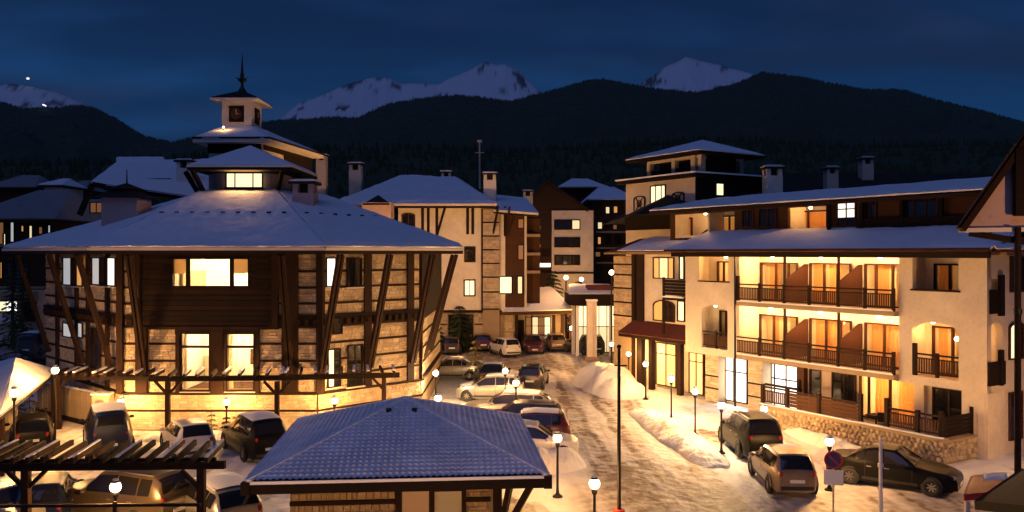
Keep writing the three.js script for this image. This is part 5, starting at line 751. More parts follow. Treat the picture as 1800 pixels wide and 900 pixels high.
// dark blocks with a few lit windows
function darkBlock(name, label, d, px, py, depth, wins, o = {}) {
  const x0 = rayX(px[0]) * d, x1 = rayX(px[1]) * d, y1 = EYE + rayY(py) * d, t = thing(name, label, 'building', [(x0 + x1) / 2, 0, -d - depth / 2]), F = new Face(t, 0, -d, 0);
  F.box('wall', o.mat || M.timberDeep, x0, x1, 0, y1, -depth, 0);
  const e = [[x0 - 0.8, y1, 0.8], [x1 + 0.8, y1, 0.8], [x1 + 0.8, y1, -depth], [x0 - 0.8, y1, -depth]].map((p) => F.loc(...p)), hgt = o.rise ?? 2, r0 = F.loc(lerp(x0, x1, 0.3), y1 + hgt, -depth * 0.6), r1 = F.loc(lerp(x0, x1, 0.7), y1 + hgt, -depth * 0.6);
  part('eaves', polySlab(e, 0.3), M.timberBlack, t); part('roof_snow', blanket(e[0], e[1], r1, r0, 0.2, 30, 14, d, 0.6), o.old ? M.snowOld : M.snow, t); part('roof_snow', blanket(e[1], e[2], r1, r1, 0.2, 10, 8, d + 1, 0.5), o.old ? M.snowOld : M.snow, t); part('roof_snow', blanket(e[3], e[0], r0, r0, 0.2, 10, 8, d + 2, 0.5), o.old ? M.snowOld : M.snow, t);
  for (const [a, b, y0, yb, m, cols] of wins) F.window({ px: [a, b], py: [y0, yb], mat: m, cols: cols || 1, frame: M.timberBlack, f: 0.08 });
  for (const y of o.floors || []) F.box('balcony_slab', M.slab, x0 + 0.4, x1 - 0.4, F.v(900, y) - 0.1, F.v(900, y) + 0.1, 0, 0.9);
  return t;
}
darkBlock('dark_lodge', 'dark tall lodge with small lit windows left of the hotel tower', 104, [1042, 1112], 352, 12, [[1064, 1072, 363, 376, M.litCream], [1078, 1086, 362, 375, M.litAmber], [1050, 1059, 390, 403, M.litCream], [1077, 1085, 392, 404, M.litDim], [1050, 1057, 416, 430, M.litAmber], [1063, 1074, 412, 430, M.glassDark], [1080, 1092, 412, 430, M.glassDark], [1062, 1075, 388, 402, M.glassDark], [1046, 1056, 442, 452, M.litDim]], { floors: [408, 436, 462] });
darkBlock('dark_lodge', 'farthest dark lodge with small snowy hip roof behind the cream block', 125, [990, 1060], 330, 12, [[1000, 1012, 345, 358, M.glassDark], [1028, 1040, 345, 358, M.glassDark]], { rise: 1.8, mat: M.timberBlack });
darkBlock('apartment_block', 'dark apartment block with snowy roof at far left, nearest one', 84, [-60, 92], 386, 14, [[-2, 8, 388, 430, M.litDim], [5, 11, 410, 432, M.litPale], [18, 26, 390, 426, M.litGrey], [37, 43, 396, 408, M.litAmber], [51, 58, 396, 420, M.litCream], [68, 76, 398, 412, M.litDim], [0, 5, 460, 490, M.litAmber], [12, 52, 460, 500, M.glassBlue, 3], [84, 90, 395, 410, M.litGrey]], { floors: [432, 505], rise: 3.4, old: 1 });
darkBlock('apartment_block', 'smaller dark apartment block behind with pale windows at far left', 110, [70, 150], 378, 14, [[86, 92, 394, 412, M.litGrey], [96, 102, 396, 412, M.litDim], [106, 112, 396, 410, M.litGrey], [115, 122, 394, 404, M.litWhite]], { rise: 2.4, old: 1 });
darkBlock('hill_chalet', 'pale snowy chalet on the slope at far left with one orange window', 150, [78, 106], 326, 8, [[100, 108, 338, 350, M.litAmber], [106, 110, 350, 356, M.litCream]], { rise: 1.5, mat: M.plasterDim });
darkBlock('hill_chalet', 'dark snowy chalet on the slope at far left, right of the pale one', 160, [114, 146], 334, 8, [[133, 141, 344, 352, M.coldGlow]], { rise: 2.0, old: 1 });
darkBlock('hill_chalet', 'roof of a dark chalet at the far left edge high up', 150, [-20, 60], 330, 10, [[40, 46, 345, 352, M.glassDark]], { rise: 2.6, old: 1 });
{ // low shop at far left
  const t = thing('corner_shop', 'low flat shop with bright window at the far left edge', 'building', [-49, 0, -82]), F = new Face(t, 0, -80, 0), u = (px) => F.u(px);
  F.box('wall', M.plasterDim, u(-60), u(66), 0, F.v(0, 512), -5, 0); F.box('fascia', M.slab, u(-62), u(68), F.v(0, 527), F.v(0, 512), 0, 0.4); F.window({ name: 'shop_window', px: [-30, 32], py: [529, 548], mat: (i) => [M.litGrey, M.litPale, M.shop][i], cols: 3, frame: M.timberBlack }); F.window({ px: [44, 64], py: [530, 565], mat: M.glassDark, frame: M.timberBlack }); F.box('counter', M.white, u(-40), u(38), F.v(0, 568), F.v(0, 552), 0, 0.5);
}

{ // added unseen light on the hall back wall, there to brighten the square
  const t = thing('floodlight', 'added unseen light high behind the hall, brightening the square', 'floodlight', [-6.6, 7.6, -59.4]); part('arm', boxGeo(0.08, 0.08, 0.5), M.metal, t, [0, 0.1, 0.3]); part('lamp_head', new THREE.SphereGeometry(0.2, 14, 10), M.globe, t); lamp(t, AMBER, 105, [0, 0, 0], 0.2);
}

{ // added light, hidden by the entrance lodge, to brighten the cream block
  const t = thing('yard_lamp', 'added light hidden behind the entrance lodge roof, brightening the cream block', 'lamp', [4.2, 4.0, -87.5]); part('pole', new THREE.CylinderGeometry(0.05, 0.07, 4, 8), M.metal, t, [0, -2.1, 0]); part('globe', new THREE.SphereGeometry(0.2, 14, 10), M.globe, t); lamp(t, AMBER, 34, [0, 0, 0], 0.2);
}
// ------------------------------------------------------------------ snow banks, kiosk roof
function bank(pts, w, h, seed, label) { // a shovelled ridge along a line of ground points
  const n = 150, m = 34, pos = [], idx = [], uv = [], cv = new THREE.CatmullRomCurve3(pts), p0 = pts[0];
  for (let i = 0; i <= n; i++) { const t = i / n, p = cv.getPoint(t), d = cv.getTangent(t), s = V(-d.z, 0, d.x), e = Math.sqrt(Math.max(0, 1 - Math.pow(Math.abs(t * 2 - 1), 3)));
    for (let j = 0; j <= m; j++) { const a = j / m * 2 - 1, q = p.clone().addScaledVector(s, a * w / 2 * (0.4 + 0.6 * e) * (1 + 0.35 * fbm(p.x * 0.5, p.z * 0.5, seed, 2))); const y = h * e * Math.pow(Math.max(0, 1 - a * a), 0.8) * (1 + 0.9 * fbm(q.x * 0.55, q.z * 0.55, seed, 4)) + (0.16 * fbm(q.x * 2.0, q.z * 2.0, seed, 4) + 0.12 * Math.max(0, fbm(q.x * 4.6, q.z * 4.6, seed + 5, 2))) * (1 - a * a) - 0.06; pos.push(q.x - p0.x, y, q.z - p0.z); uv.push(q.x, q.z); } }
  for (let i = 0; i < n; i++) for (let j = 0; j < m; j++) { const q = i * (m + 1) + j; idx.push(q, q + m + 1, q + 1, q + 1, q + m + 1, q + m + 2); }
  const g = new THREE.BufferGeometry(); g.setAttribute('position', new THREE.Float32BufferAttribute(pos, 3)); g.setAttribute('uv', new THREE.Float32BufferAttribute(uv, 2)); g.setIndex(idx); g.computeVertexNormals();
  if (g.attributes.normal.getY(Math.floor(n / 2) * (m + 1) + 17) < 0) { g.index.array.reverse(); g.computeVertexNormals(); }
  const o = part('snow_bank', g, M.snowRough, scene, [p0.x, 0, p0.z]); tag(o, label, 'snow bank', 'shovelled snow banks');
}
const gp = (a) => a.map(([x, y]) => onGround(x, y));
bank(gp([[1034, 664], [1068, 682], [1112, 702]]), 3.4, 1.35, 1.1, 'big rounded snow heap at the lane fork near the tall lamps');
bank(gp([[1120, 722], [1165, 752], [1215, 785], [1262, 822]]), 2.0, 0.55, 2.2, 'long snow bank along the lane beneath the row of globe lamps');
bank(gp([[1180, 735], [1240, 745], [1290, 752]]), 2.4, 0.32, 9.2, 'low white snow bank between the globe lamps and the shop doors');
bank(gp([[905, 815], [950, 822], [1018, 812]]), 2.1, 0.75, 3.3, 'snow heap around the lamp beside the white parked car');
bank(gp([[870, 900], [905, 905], [960, 918]]), 1.8, 0.5, 4.4, 'snow ridge along the gatehouse right wall');
bank(gp([[250, 772], [300, 770], [380, 770], [480, 772]]), 1.5, 0.35, 5.5, 'low snow bank along the hall plinth behind the parked cars');
bank(gp([[850, 668], [885, 672], [915, 682]]), 2.0, 0.5, 6.6, 'snow bank between parked cars around the small lamps');
bank(gp([[1385, 755], [1450, 780], [1560, 815], [1640, 838]]), 1.3, 0.4, 7.7, 'snow bank against the rubble terrace wall');
bank([V(-10.6, 0, -25.2), V(-9.3, 0, -24.6), V(-7.9, 0, -23.6)], 1.8, 0.75, 8.8, 'snow heap left of the gatehouse by the silver car');
{ // kiosk with snow covered hipped roof at the left edge
  const p = [at(100, 653, 43), at(0, 733, 31.8), at(-110, 735, 34), at(-60, 655, 47)], ap = at(28, 634, 39.5), t = thing('kiosk', 'kiosk under a pale snow covered hipped roof at the left edge', 'kiosk', [ap.x, 0, ap.z]), L = (q) => q.clone().sub(t.position);
  part('eaves', polySlab([p[1], p[0], p[3], p[2]].map(L), 0.14), M.timber, t); for (let k = 0; k < 4; k++) part('roof_snow', blanket(L(p[(k + 1) % 4]), L(p[k]), L(ap), L(ap), 0.16, 30, 16, 101 + k, 0.5), M.snow, t);
  part('counter_wall', boxGeo(3.4, 2.0, 3.4), M.timberPale, t, [-2.0, 1.0, 0.6], 0.8); for (let k = 0; k < 4; k++) { const q = L(p[k]).multiplyScalar(0.9); part('post', boxGeo(0.14, 2.3, 0.14), M.timber, t, [q.x, 1.15, q.z]); }
}
{ // board fence and cabinet at the hall
  const a = at(66, 672, 45.6), b = at(166, 686, 41.8), w = Math.hypot(b.x - a.x, b.z - a.z), yaw = Math.atan2(-(b.z - a.z), b.x - a.x), t = thing('board_fence', 'pale upright board fence beside the hall at left', 'fence', [a.x, 0, a.z], yaw), n = 20;
  for (let k = 0; k < n; k++) part('board', boxGeo(w / n - 0.02, 1.56 - 0.006 * k, 0.04), M.timberPale, t, [(k + 0.5) * w / n, 0.86, 0.012 * (k % 2)]);
  for (const y of [0.3, 1.35]) part('cross_rail', boxGeo(w, 0.09, 0.06), M.timber, t, [w / 2, y, -0.07]); for (let k = 0; k <= 4; k++) part('post', boxGeo(0.1, 1.75, 0.1), M.timber, t, [k * w / 4, 0.87, -0.06]); part('cap_rail', boxGeo(w + 0.1, 0.06, 0.2), M.snow, t, [w / 2, 1.69, 0]); part('base_board', boxGeo(w, 0.22, 0.08), M.timber, t, [w / 2, 0.1, 0.06]);
  const q = at(181, 700, 41.2), u = thing('utility_cabinet', 'pale utility cabinet with grey vent at the end of the board fence', 'cabinet', [q.x, 0, q.z]); part('body', boxGeo(0.78, 1.7, 0.6), M.timberPale, u, [0, 0.85, 0]); part('vent', boxGeo(0.36, 0.42, 0.03), M.metalGrey, u, [0, 1.25, 0.312]); part('lid', boxGeo(0.9, 0.07, 0.72), M.snow, u, [0, 1.735, 0]);
}
// ------------------------------------------------------------------ pergolas
{
  const t = thing('pergola', 'long dark timber pergola with snowy rafters before the hall', 'pergola', [-14, 0, -40]), L = (px, py, d) => at(px, py, d).sub(t.position);
  const seg = [[75, 663, 41.6, 268, 664, 39.6], [262, 666, 39.4, 505, 664, 39.4], [490, 664, 39.2, 702, 659, 41.0]];
  for (const [x0, y0, d0, x1, y1, d1] of seg) { part('beam', bar(L(x0, y0, d0), L(x1, y1, d1), 0.16, 0.24), M.timberBlack, t); const a = L(x0, y0, d0), b = L(x1, y1, d1), n = Math.round(a.distanceTo(b) / 0.62); for (let k = 0; k < n; k++) { const p = a.clone().lerp(b, (k + 0.5) / n), q = p.clone().add(V(0.1 + 0.14 * ((k * 37) % 5) / 5, 0.2, 0.5)), r = p.clone().add(V(-0.25, 0.2, -1.5)); const g = V((q.x + r.x) / 2, (q.y + r.y) / 2, (q.z + r.z) / 2); part('rafter', bar(q.clone().sub(g), r.clone().sub(g), 0.1, 0.17), M.timber, t, g); if (k % 3 !== 1) part('rafter_snow', bar(q.clone().sub(g), r.clone().sub(g), 0.12, 0.05 + 0.03 * (k % 2)), M.snow, t, [g.x, g.y + 0.105, g.z]); } }
  for (const [px, d] of [[103, 41.2], [295, 39.4], [487, 39.3], [675, 40.8]]) { const p = at(px, 445, d).setY(0).sub(t.position); part('post', boxGeo(0.2, 2.6, 0.2), M.timberUp, t, [p.x, 1.3, p.z]); for (const s of [-1, 1]) if (!(px === 103 && s < 0) && !(px === 675 && s > 0)) part('brace', bar(V(p.x, 1.95, p.z), V(p.x + s * 0.6, 2.6, p.z), 0.11, 0.11), M.timber, t); }
}
{
  const D = 23.6, t = thing('pergola', 'near dark pergola with bare slanting rafters at bottom left', 'pergola', [-12, 0, -D]), L = (px, py, d) => at(px, py, d).sub(t.position);
  part('beam', bar(L(-60, 822, D), L(396, 817, D), 0.16, 0.2), M.timberBlack, t); part('beam', bar(L(-60, 812, D + 0.3), L(380, 808, D + 0.3), 0.1, 0.12), M.timberBlack, t);
  const tw = V(-0.133, 0, -1).normalize(); for (let k = 0; k < 17; k++) { const a = L(-50 + k * 26, 813 - (k % 3), D - 0.1), q = a.clone().addScaledVector(tw, -0.25), r = a.clone().addScaledVector(tw, 1.95), g = q.clone().add(r).multiplyScalar(0.5); g.y += 0.1; part('rafter', bar(q.clone().setY(g.y).sub(g), r.clone().setY(g.y).sub(g), 0.09, 0.16), M.timber, t, g); if (k % 3 === 1) part('rafter_snow', bar(q.clone().setY(g.y).sub(g), r.clone().setY(g.y).sub(g), 0.085, 0.03), M.snow, t, [g.x, g.y + 0.095, g.z]); }
  for (const px of [46, 354]) { const p = L(px, 445, D).setY(0); part('post', boxGeo(0.2, 2.55, 0.2), M.timberUp, t, [p.x, 1.28, p.z]); for (const s of px > 200 ? [-1] : [-1, 1]) part('brace', bar(V(p.x, 1.95, p.z), V(p.x + s * 0.55, 2.5, p.z), 0.1, 0.1), M.timber, t); }
  const r = thing('low_railing', 'low dark rail on posts under the near pergola at bottom left', 'railing', at(180, 891, D - 0.4).setY(0)), q = (px, y) => at(px, y, D - 0.4).sub(r.position); part('top_rail', bar(q(-60, 890), q(352, 887), 0.08, 0.08), M.timberBlack, r); for (const px of [104, 128, 202, 276, 284]) { const p = q(px, 888); part('post', boxGeo(0.09, px === 202 ? 1.75 : 1.45, 0.09), M.timber, r, [p.x, px === 202 ? 0.87 : 0.72, p.z]); } part('low_rail', bar(q(-60, 925), q(352, 922), 0.06, 0.06), M.timberBlack, r);
}
// ------------------------------------------------------------------ globe lamps on short posts
function globeLamp(px, py, label, o = {}) {
  const h = o.h || 2.05, d = (EYE - h) * F_PX / (py - CY), p = at(px, py, d), t = thing('street_lamp', label, 'street lamp', [p.x, 0, p.z], 0, 'short globe lamps');
  const post = part('post', new THREE.LatheGeometry([[0.11, 0], [0.11, 0.06], [0.06, 0.14], [0.045, 0.3], [0.04, h - 0.32], [0.07, h - 0.28], [0.09, h - 0.2], [0.05, h - 0.15]].map((q) => new THREE.Vector2(...q)), 12), M.metal, t); part('base_plate', new THREE.CylinderGeometry(0.16, 0.18, 0.06, 12), M.metal, t, [0, 0.03, 0]);
  part('globe', new THREE.SphereGeometry(0.155, 18, 12), o.white ? M.globeWhite : M.globe, t, [0, h, 0]); part('cap', new THREE.LatheGeometry([[0.0, 0.13], [0.03, 0.1], [0.03, 0.06], [0.11, 0.03], [0.12, 0]].map((q) => new THREE.Vector2(...q)), 12), M.metal, t, [0, h + 0.13, 0]); part('snow_cap', new THREE.SphereGeometry(0.09, 10, 6).scale(1, 0.5, 1), M.snow, t, [0, h + 0.2, 0]); lamp(t, o.white ? WHITE : o.col || AMBER, (o.cd || 26) * 0.62, [0, h, 0], 0.15); return t;
}
globeLamp(1075, 605, 'globe lamp beside the porch roof, farthest of the lane row', { cd: 34 }); globeLamp(1105, 622, 'globe lamp by the lane, second farthest of the row', { cd: 30 }); globeLamp(1135, 640, 'globe lamp before the yellow porch door', { cd: 30 });
globeLamp(1180, 666, 'globe lamp in white snow near the stone pillar door', { cd: 30, white: true }); globeLamp(1222, 688, 'globe lamp on its full post in the middle of the snow bank', { cd: 34 }); globeLamp(1268, 712, 'globe lamp just behind the black parked off-roader', { cd: 30, white: true });
globeLamp(1343, 719, 'globe lamp at the left end of the rubble terrace wall', { h: 1.5, cd: 22 }); globeLamp(1458, 776, 'globe lamp right above the round traffic sign', { h: 1.75, cd: 26 });
globeLamp(752, 631, 'globe lamp at the hall right corner, topmost of three', { cd: 44 }); globeLamp(766, 656, 'globe lamp at the hall right corner, middle of three', { cd: 44, white: true }); globeLamp(770, 700, 'globe lamp at the hall right corner, lowest of three', { cd: 36 });
globeLamp(888, 652, 'globe lamp left of the dark car leaving the lot', { cd: 24 }); globeLamp(907, 673, 'globe lamp above the roof of the silver estate car', { cd: 24 });
globeLamp(980, 770, 'globe lamp in the snow heap by the white car', { cd: 22 }); globeLamp(1045, 850, 'globe lamp alone in the trodden snow near the bottom centre', { cd: 28 });
globeLamp(203, 856, 'big bright globe lamp under the near pergola', { h: 1.9, cd: 24 }); globeLamp(97, 651, 'globe lamp at the pergola left end by the kiosk roof', { h: 3.3, cd: 46 }); globeLamp(25, 690, 'globe lamp in front of the kiosk roof at the left edge', { h: 3.5, cd: 40 });
globeLamp(213, 706, 'globe lamp before the hall plinth beside the board fence', { h: 1.6, cd: 29 }); globeLamp(398, 706, 'globe lamp before the hall plinth under the tall right window', { h: 1.6, cd: 29 }); globeLamp(588, 704, 'globe lamp before the slanted right plinth of the hall', { h: 1.6, cd: 29 });
// lamps just outside the picture whose light shows on the gatehouse front, the end wall of the hotel and the near gable
globeLamp(820, 1010, 'globe lamp before the gatehouse, below the picture', { h: 2.2, cd: 11 }); globeLamp(330, 1010, 'globe lamp before the near pergola, below the picture', { h: 2.2, cd: 8 }); globeLamp(1895, 735, 'globe lamp outside the right picture edge by the hotel end wall', { h: 2.6, cd: 30 });
{ const k = thing('wall_lamp', 'lamp on a bracket outside the right picture edge, facing the near gable', 'wall lamp', [9.2, 8.2, -10.6]); part('bracket', boxGeo(0.5, 0.05, 0.05), M.metal, k, [0.3, 0, 0]); part('globe', new THREE.SphereGeometry(0.11, 12, 8), M.globe, k); lamp(k, WARM, 7, [0, 0, 0], 0.11); }
// ------------------------------------------------------------------ poles and signs
{ const t = thing('flag_pole', 'tall thin dark pole with red foot beside the lane', 'pole', [at(1088, 450, 24).x, 0, -24]), h = EYE - 165 / F_PX * 24; part('shaft', new THREE.CylinderGeometry(0.045, 0.06, h, 14), M.metal, t, [0, h / 2, 0]); part('red_foot', new THREE.CylinderGeometry(0.16, 0.2, 1.3, 16), M.red, t, [0, 0.65, 0]); part('cross_arm', boxGeo(0.36, 0.04, 0.04), M.metal, t, [0.05, h - 0.52, 0]); part('top_cap', new THREE.SphereGeometry(0.07, 10, 8), M.metal, t, [0, h, 0]); }
{ const d = 23.5, t = thing('white_post', 'thin white post in front of the dark saloon', 'pole', [at(1548, 450, d).x, 0, -d]), h = EYE - 325 / F_PX * d; part('shaft', new THREE.CylinderGeometry(0.045, 0.06, h, 14), M.white, t, [0, h / 2, 0]); part('collar', new THREE.CylinderGeometry(0.075, 0.075, 0.1, 12), M.white, t, [0, h * 0.78, 0]); part('base', new THREE.CylinderGeometry(0.12, 0.14, 0.12, 12), M.metalGrey, t, [0, 0.06, 0]); }
{
  const d = 26, p = at(1465, 808, d), t = thing('traffic_sign', 'round no stopping sign with white plate below by the parked cars', 'traffic sign', [p.x, 0, p.z], -0.25);
  part('pole', new THREE.CylinderGeometry(0.03, 0.03, p.y + 0.3, 10), M.metalGrey, t, [0, (p.y + 0.3) / 2, -0.03]); const disc = part('disc', new THREE.CylinderGeometry(0.27, 0.27, 0.02, 36).rotateX(Math.PI / 2), M.blue, t, [0, p.y, 0.02]); part('red_ring', new THREE.TorusGeometry(0.245, 0.03, 8, 36), M.red, disc, [0, 0, 0.012]); part('red_bar', boxGeo(0.46, 0.05, 0.012).clone().rotateZ(-Math.PI / 4), M.red, disc, [0, 0, 0.018]); part('plate', boxGeo(0.56, 0.46, 0.02), M.white, t, [0, p.y - 0.54, 0.02]);
}
{ // red awning booth and dark roof corner at the bottom right
  const d = 22, t = thing('red_booth', 'small booth with red awning topped by snow at bottom right', 'booth', at(1735, 860, d).setY(0)), L = (px, py, dd) => at(px, py, dd).sub(t.position);
  part('awning', blanket(L(1694, 872, 20.4), L(1768, 864, 20.4), L(1772, 838, 22.6), L(1706, 842, 22.6), 0.1, 10, 6, 0, 0.05), M.red, t); part('awning_snow', blanket(L(1728, 850, 21.6), L(1771, 847, 21.6), L(1772, 837, 22.6), L(1726, 840, 22.6), 0.12, 12, 6, 111, 0.5), M.snow, t); part('valance', bar(L(1694, 875, 20.38), L(1768, 867, 20.38), 0.05, 0.14), M.red, t);
  for (const px of [1700, 1762]) part('post', boxGeo(0.1, 2.5, 0.1), M.trim, t, L(px, 445, 20.6).setY(1.25)); part('panel', boxGeo(0.95, 1.9, 0.06), M.plaster, t, L(1732, 445, 21.4).setY(1.05)); part('counter', boxGeo(1.0, 0.06, 0.4), M.timber, t, L(1732, 445, 21).setY(1.1));
  const q = thing('porch_roof', 'dark porch roof corner close by at bottom right', 'roof', at(1800, 870, 12)), K2 = (px, py, dd) => at(px, py, dd).sub(q.position); part('roof', blanket(K2(1721, 886, 11.6), K2(1900, 905, 9), K2(1900, 770, 12), K2(1800, 832, 12.8), 0.08, 4, 4, 0, 0), M.roof, q); part('fascia', bar(K2(1720, 888, 11.6), K2(1900, 908, 9), 0.1, 0.12), M.timberBlack, q); part('fascia', bar(K2(1720, 886, 11.6), K2(1801, 830, 12.8), 0.08, 0.1), M.timberBlack, q); part('post', boxGeo(0.14, 5.1, 0.14), M.timberBlack, q, [1.2, -2.6, 1.0]);
}
// ------------------------------------------------------------------ cars
const paints = {}; function paint(name, c, o = {}) { return paints[name] || (paints[name] = Object.assign(new THREE.MeshPhysicalMaterial({ color: rgb(...c), roughness: 0.28, metalness: 0.25, clearcoat: 0.8, clearcoatRoughness: 0.04, map: mottle, ...o }), { name: name + ' paint' })); }
const curve = (pts, x) => { let k = 0; while (k < pts.length - 2 && x > pts[k + 1][0]) k++; const t = clamp((x - pts[k][0]) / (pts[k + 1][0] - pts[k][0]), 0, 1); return lerp(pts[k][1], pts[k + 1][1], t); };
// profiles: x from -1 (tail) to 1 (nose), heights in metres; ws/rw: windscreen and rear window spans
const BODY = {
  hatch: { L: 3.9, W: 1.7, top: [[-1, 0.72], [-0.97, 0.95], [-0.86, 1.34], [-0.74, 1.46], [-0.2, 1.5], [0.12, 1.43], [0.46, 0.99], [0.6, 0.93], [0.86, 0.84], [0.97, 0.72], [1, 0.55]], belt: [[-1, 0.72], [-0.97, 0.93], [-0.8, 0.95], [0.46, 0.88], [0.6, 0.87], [0.97, 0.7], [1, 0.55]], rw: [-0.965, -0.79], ws: [0.14, 0.45], sw: [-0.78, 0.36], wb: [-0.62, 0.66] },
  sedan: { L: 4.45, W: 1.74, top: [[-1, 0.72], [-0.97, 0.93], [-0.66, 1.0], [-0.36, 1.36], [-0.2, 1.43], [0.08, 1.42], [0.4, 0.98], [0.55, 0.92], [0.86, 0.82], [0.97, 0.7], [1, 0.55]], belt: [[-1, 0.72], [-0.97, 0.9], [-0.66, 0.95], [0.4, 0.87], [0.55, 0.86], [0.97, 0.68], [1, 0.55]], rw: [-0.64, -0.38], ws: [0.1, 0.39], sw: [-0.5, 0.3], wb: [-0.6, 0.64] },
  estate: { L: 4.6, W: 1.76, top: [[-1, 0.72], [-0.97, 0.98], [-0.84, 1.32], [-0.74, 1.44], [-0.2, 1.5], [0.1, 1.45], [0.4, 1.0], [0.54, 0.94], [0.86, 0.83], [0.97, 0.7], [1, 0.55]], belt: [[-1, 0.72], [-0.97, 0.94], [-0.8, 0.95], [0.4, 0.89], [0.54, 0.88], [0.97, 0.68], [1, 0.55]], rw: [-0.965, -0.78], ws: [0.12, 0.39], sw: [-0.8, 0.3], wb: [-0.6, 0.64] },
  suv: { L: 4.5, W: 1.84, top: [[-1, 0.8], [-0.98, 1.12], [-0.9, 1.55], [-0.8, 1.7], [-0.2, 1.75], [0.12, 1.68], [0.4, 1.17], [0.54, 1.12], [0.88, 1.02], [0.97, 0.86], [1, 0.62]], belt: [[-1, 0.8], [-0.98, 1.08], [-0.8, 1.1], [0.4, 1.05], [0.54, 1.03], [0.97, 0.84], [1, 0.62]], rw: [-0.975, -0.85], ws: [0.14, 0.39], sw: [-0.8, 0.3], wb: [-0.6, 0.64], wr: 0.37 },
  van: { L: 4.7, W: 1.86, top: [[-1, 0.8], [-0.985, 1.15], [-0.95, 1.75], [-0.88, 1.92], [0, 1.95], [0.3, 1.85], [0.58, 1.22], [0.7, 1.12], [0.92, 0.98], [0.98, 0.8], [1, 0.6]], belt: [[-1, 0.8], [-0.985, 1.1], [-0.8, 1.13], [0.5, 1.08], [0.7, 1.02], [0.98, 0.78], [1, 0.6]], rw: [-0.98, -0.92], ws: [0.32, 0.57], sw: [-0.82, 0.46], wb: [-0.62, 0.64], wr: 0.35 },
};
const carGeo = {};
function carShapes(kind) {
  if (carGeo[kind]) return carGeo[kind];
  const B = BODY[kind], hl = B.L / 2, W = B.W / 2, N = 72;
  const half = (x) => W * (1 - 0.22 * Math.pow(Math.abs(x), 7) - 0.06 * x * x);
  const ring = (x) => {
    const w = half(x), top = curve(B.top, x), belt = Math.min(curve(B.belt, x), top - 0.015), h = top - belt, inset = lerp(0.95, 0.70, clamp(h / 0.45, 0, 1)), bot = Math.abs(x) > 0.93 ? 0.3 : 0.24;
    const half1 = [[w * 0.86, bot - 0.05], [w * 0.97, bot + 0.06], [w, 0.52], [w * 0.985, belt * 0.86 + 0.05], [w * 0.95, belt], [w * lerp(0.95, inset, 0.5) + 0.01, belt + h * 0.5], [w * inset, top - Math.min(0.06, h * 0.25)], [w * inset * 0.9, top - 0.012], [w * inset * 0.45, top + 0.005]];
    return [...half1, [0, top + 0.012], ...half1.slice().reverse().map(([a, b]) => [-a, b])];
  };
  const P = (x, s) => { const r = ring(x), k = Math.min(Math.floor(s), r.length - 2), t = s - k; return V(x * hl, lerp(r[k][1], r[k + 1][1], t), lerp(r[k][0], r[k + 1][0], t)); };
  const grid = (xs, ss, off) => { const pos = [], idx = [], uv = [], n = ss.length; for (const x of xs) for (const s of ss) { const p = P(x, s); if (off) { const a = P(x + 0.01, s).sub(P(x - 0.01, s)), b = P(x, Math.min(s + 0.05, 17.99)).sub(P(x, Math.max(0, s - 0.05))), nn = new THREE.Vector3().crossVectors(b, a).normalize(); if (nn.y * 1 + nn.z * p.z < 0) nn.negate(); p.addScaledVector(nn, off); } pos.push(p.x, p.y, p.z); uv.push(p.x, p.y + p.z); } for (let i = 0; i < xs.length - 1; i++) for (let j = 0; j < n - 1; j++) { const q = i * n + j; idx.push(q, q + n, q + 1, q + 1, q + n, q + n + 1); } const g = new THREE.BufferGeometry(); g.setAttribute('position', new THREE.Float32BufferAttribute(pos, 3)); g.setAttribute('uv', new THREE.Float32BufferAttribute(uv, 2)); g.setIndex(idx); return g; };
  const lin = (a, b, n) => Array.from({ length: n + 1 }, (_, i) => lerp(a, b, i / n));
  const xs = lin(-1, 1, N).concat(B.top.map((p) => p[0])).sort((a, b) => a - b).filter((x, i, A) => !i || x - A[i - 1] > 1e-4), ss = lin(0, 18, 18);
  const shell = grid(xs, ss), caps = []; for (const x of [-1, 1]) { const r = ring(x), c = V(x * hl * 1.004, 0.5, 0); for (let k = 0; k < r.length; k++) { const a = r[k], b = r[(k + 1) % r.length], A = [c.x, c.y, c.z, x * hl, a[1], a[0], x * hl, b[1], b[0]], Bk = [c.x, c.y, c.z, x * hl, b[1], b[0], x * hl, a[1], a[0]]; caps.push(...(x > 0 ? Bk : A)); } }
  const cg = finish(caps), body = toCreasedNormals(merge([shell.toNonIndexed(), cg].map((g) => { g.deleteAttribute('normal'); g.computeVertexNormals(); return g; })), 0.6);
  const glass = []; const add = (g) => { g.computeVertexNormals(); glass.push(g.toNonIndexed()); };
  const front = grid(lin(B.ws[0] + 0.01, B.ws[1] - 0.01, 8), lin(6.6, 11.4, 14), 0.012), back = grid(lin(B.rw[0] + 0.01, B.rw[1] - 0.005, 6), lin(6.8, 11.2, 14), 0.012); front.computeVertexNormals(); back.computeVertexNormals();
  const sw = B.sw, m = lerp(sw[0], sw[1], 0.52), q3 = lerp(sw[0], sw[1], 0.18), sides = [];
  for (const [a, b] of [[m + 0.012, sw[1]], [q3 + 0.012, m - 0.012], [sw[0], q3 - 0.012]]) for (const r of [[4.18, 5.85], [12.15, 13.82]]) { const g = grid(lin(a, b, 6), lin(r[0], r[1], 4), 0.012); g.computeVertexNormals(); sides.push(g); }
  const seam = []; for (const x of [q3, m, sw[1] + 0.06]) for (const r of [[1.2, 4.0], [14.0, 16.8]]) { const g = grid([x - 0.003, x + 0.003], lin(r[0], r[1], 6), 0.004); g.computeVertexNormals(); seam.push(g); }
  const skirt = []; for (const r of [[0.1, 1.4], [16.6, 17.9]]) { const g = grid(lin(B.wb[0] + 0.2, B.wb[1] - 0.2, 6), lin(r[0], r[1], 3), 0.006); g.computeVertexNormals(); skirt.push(g); }
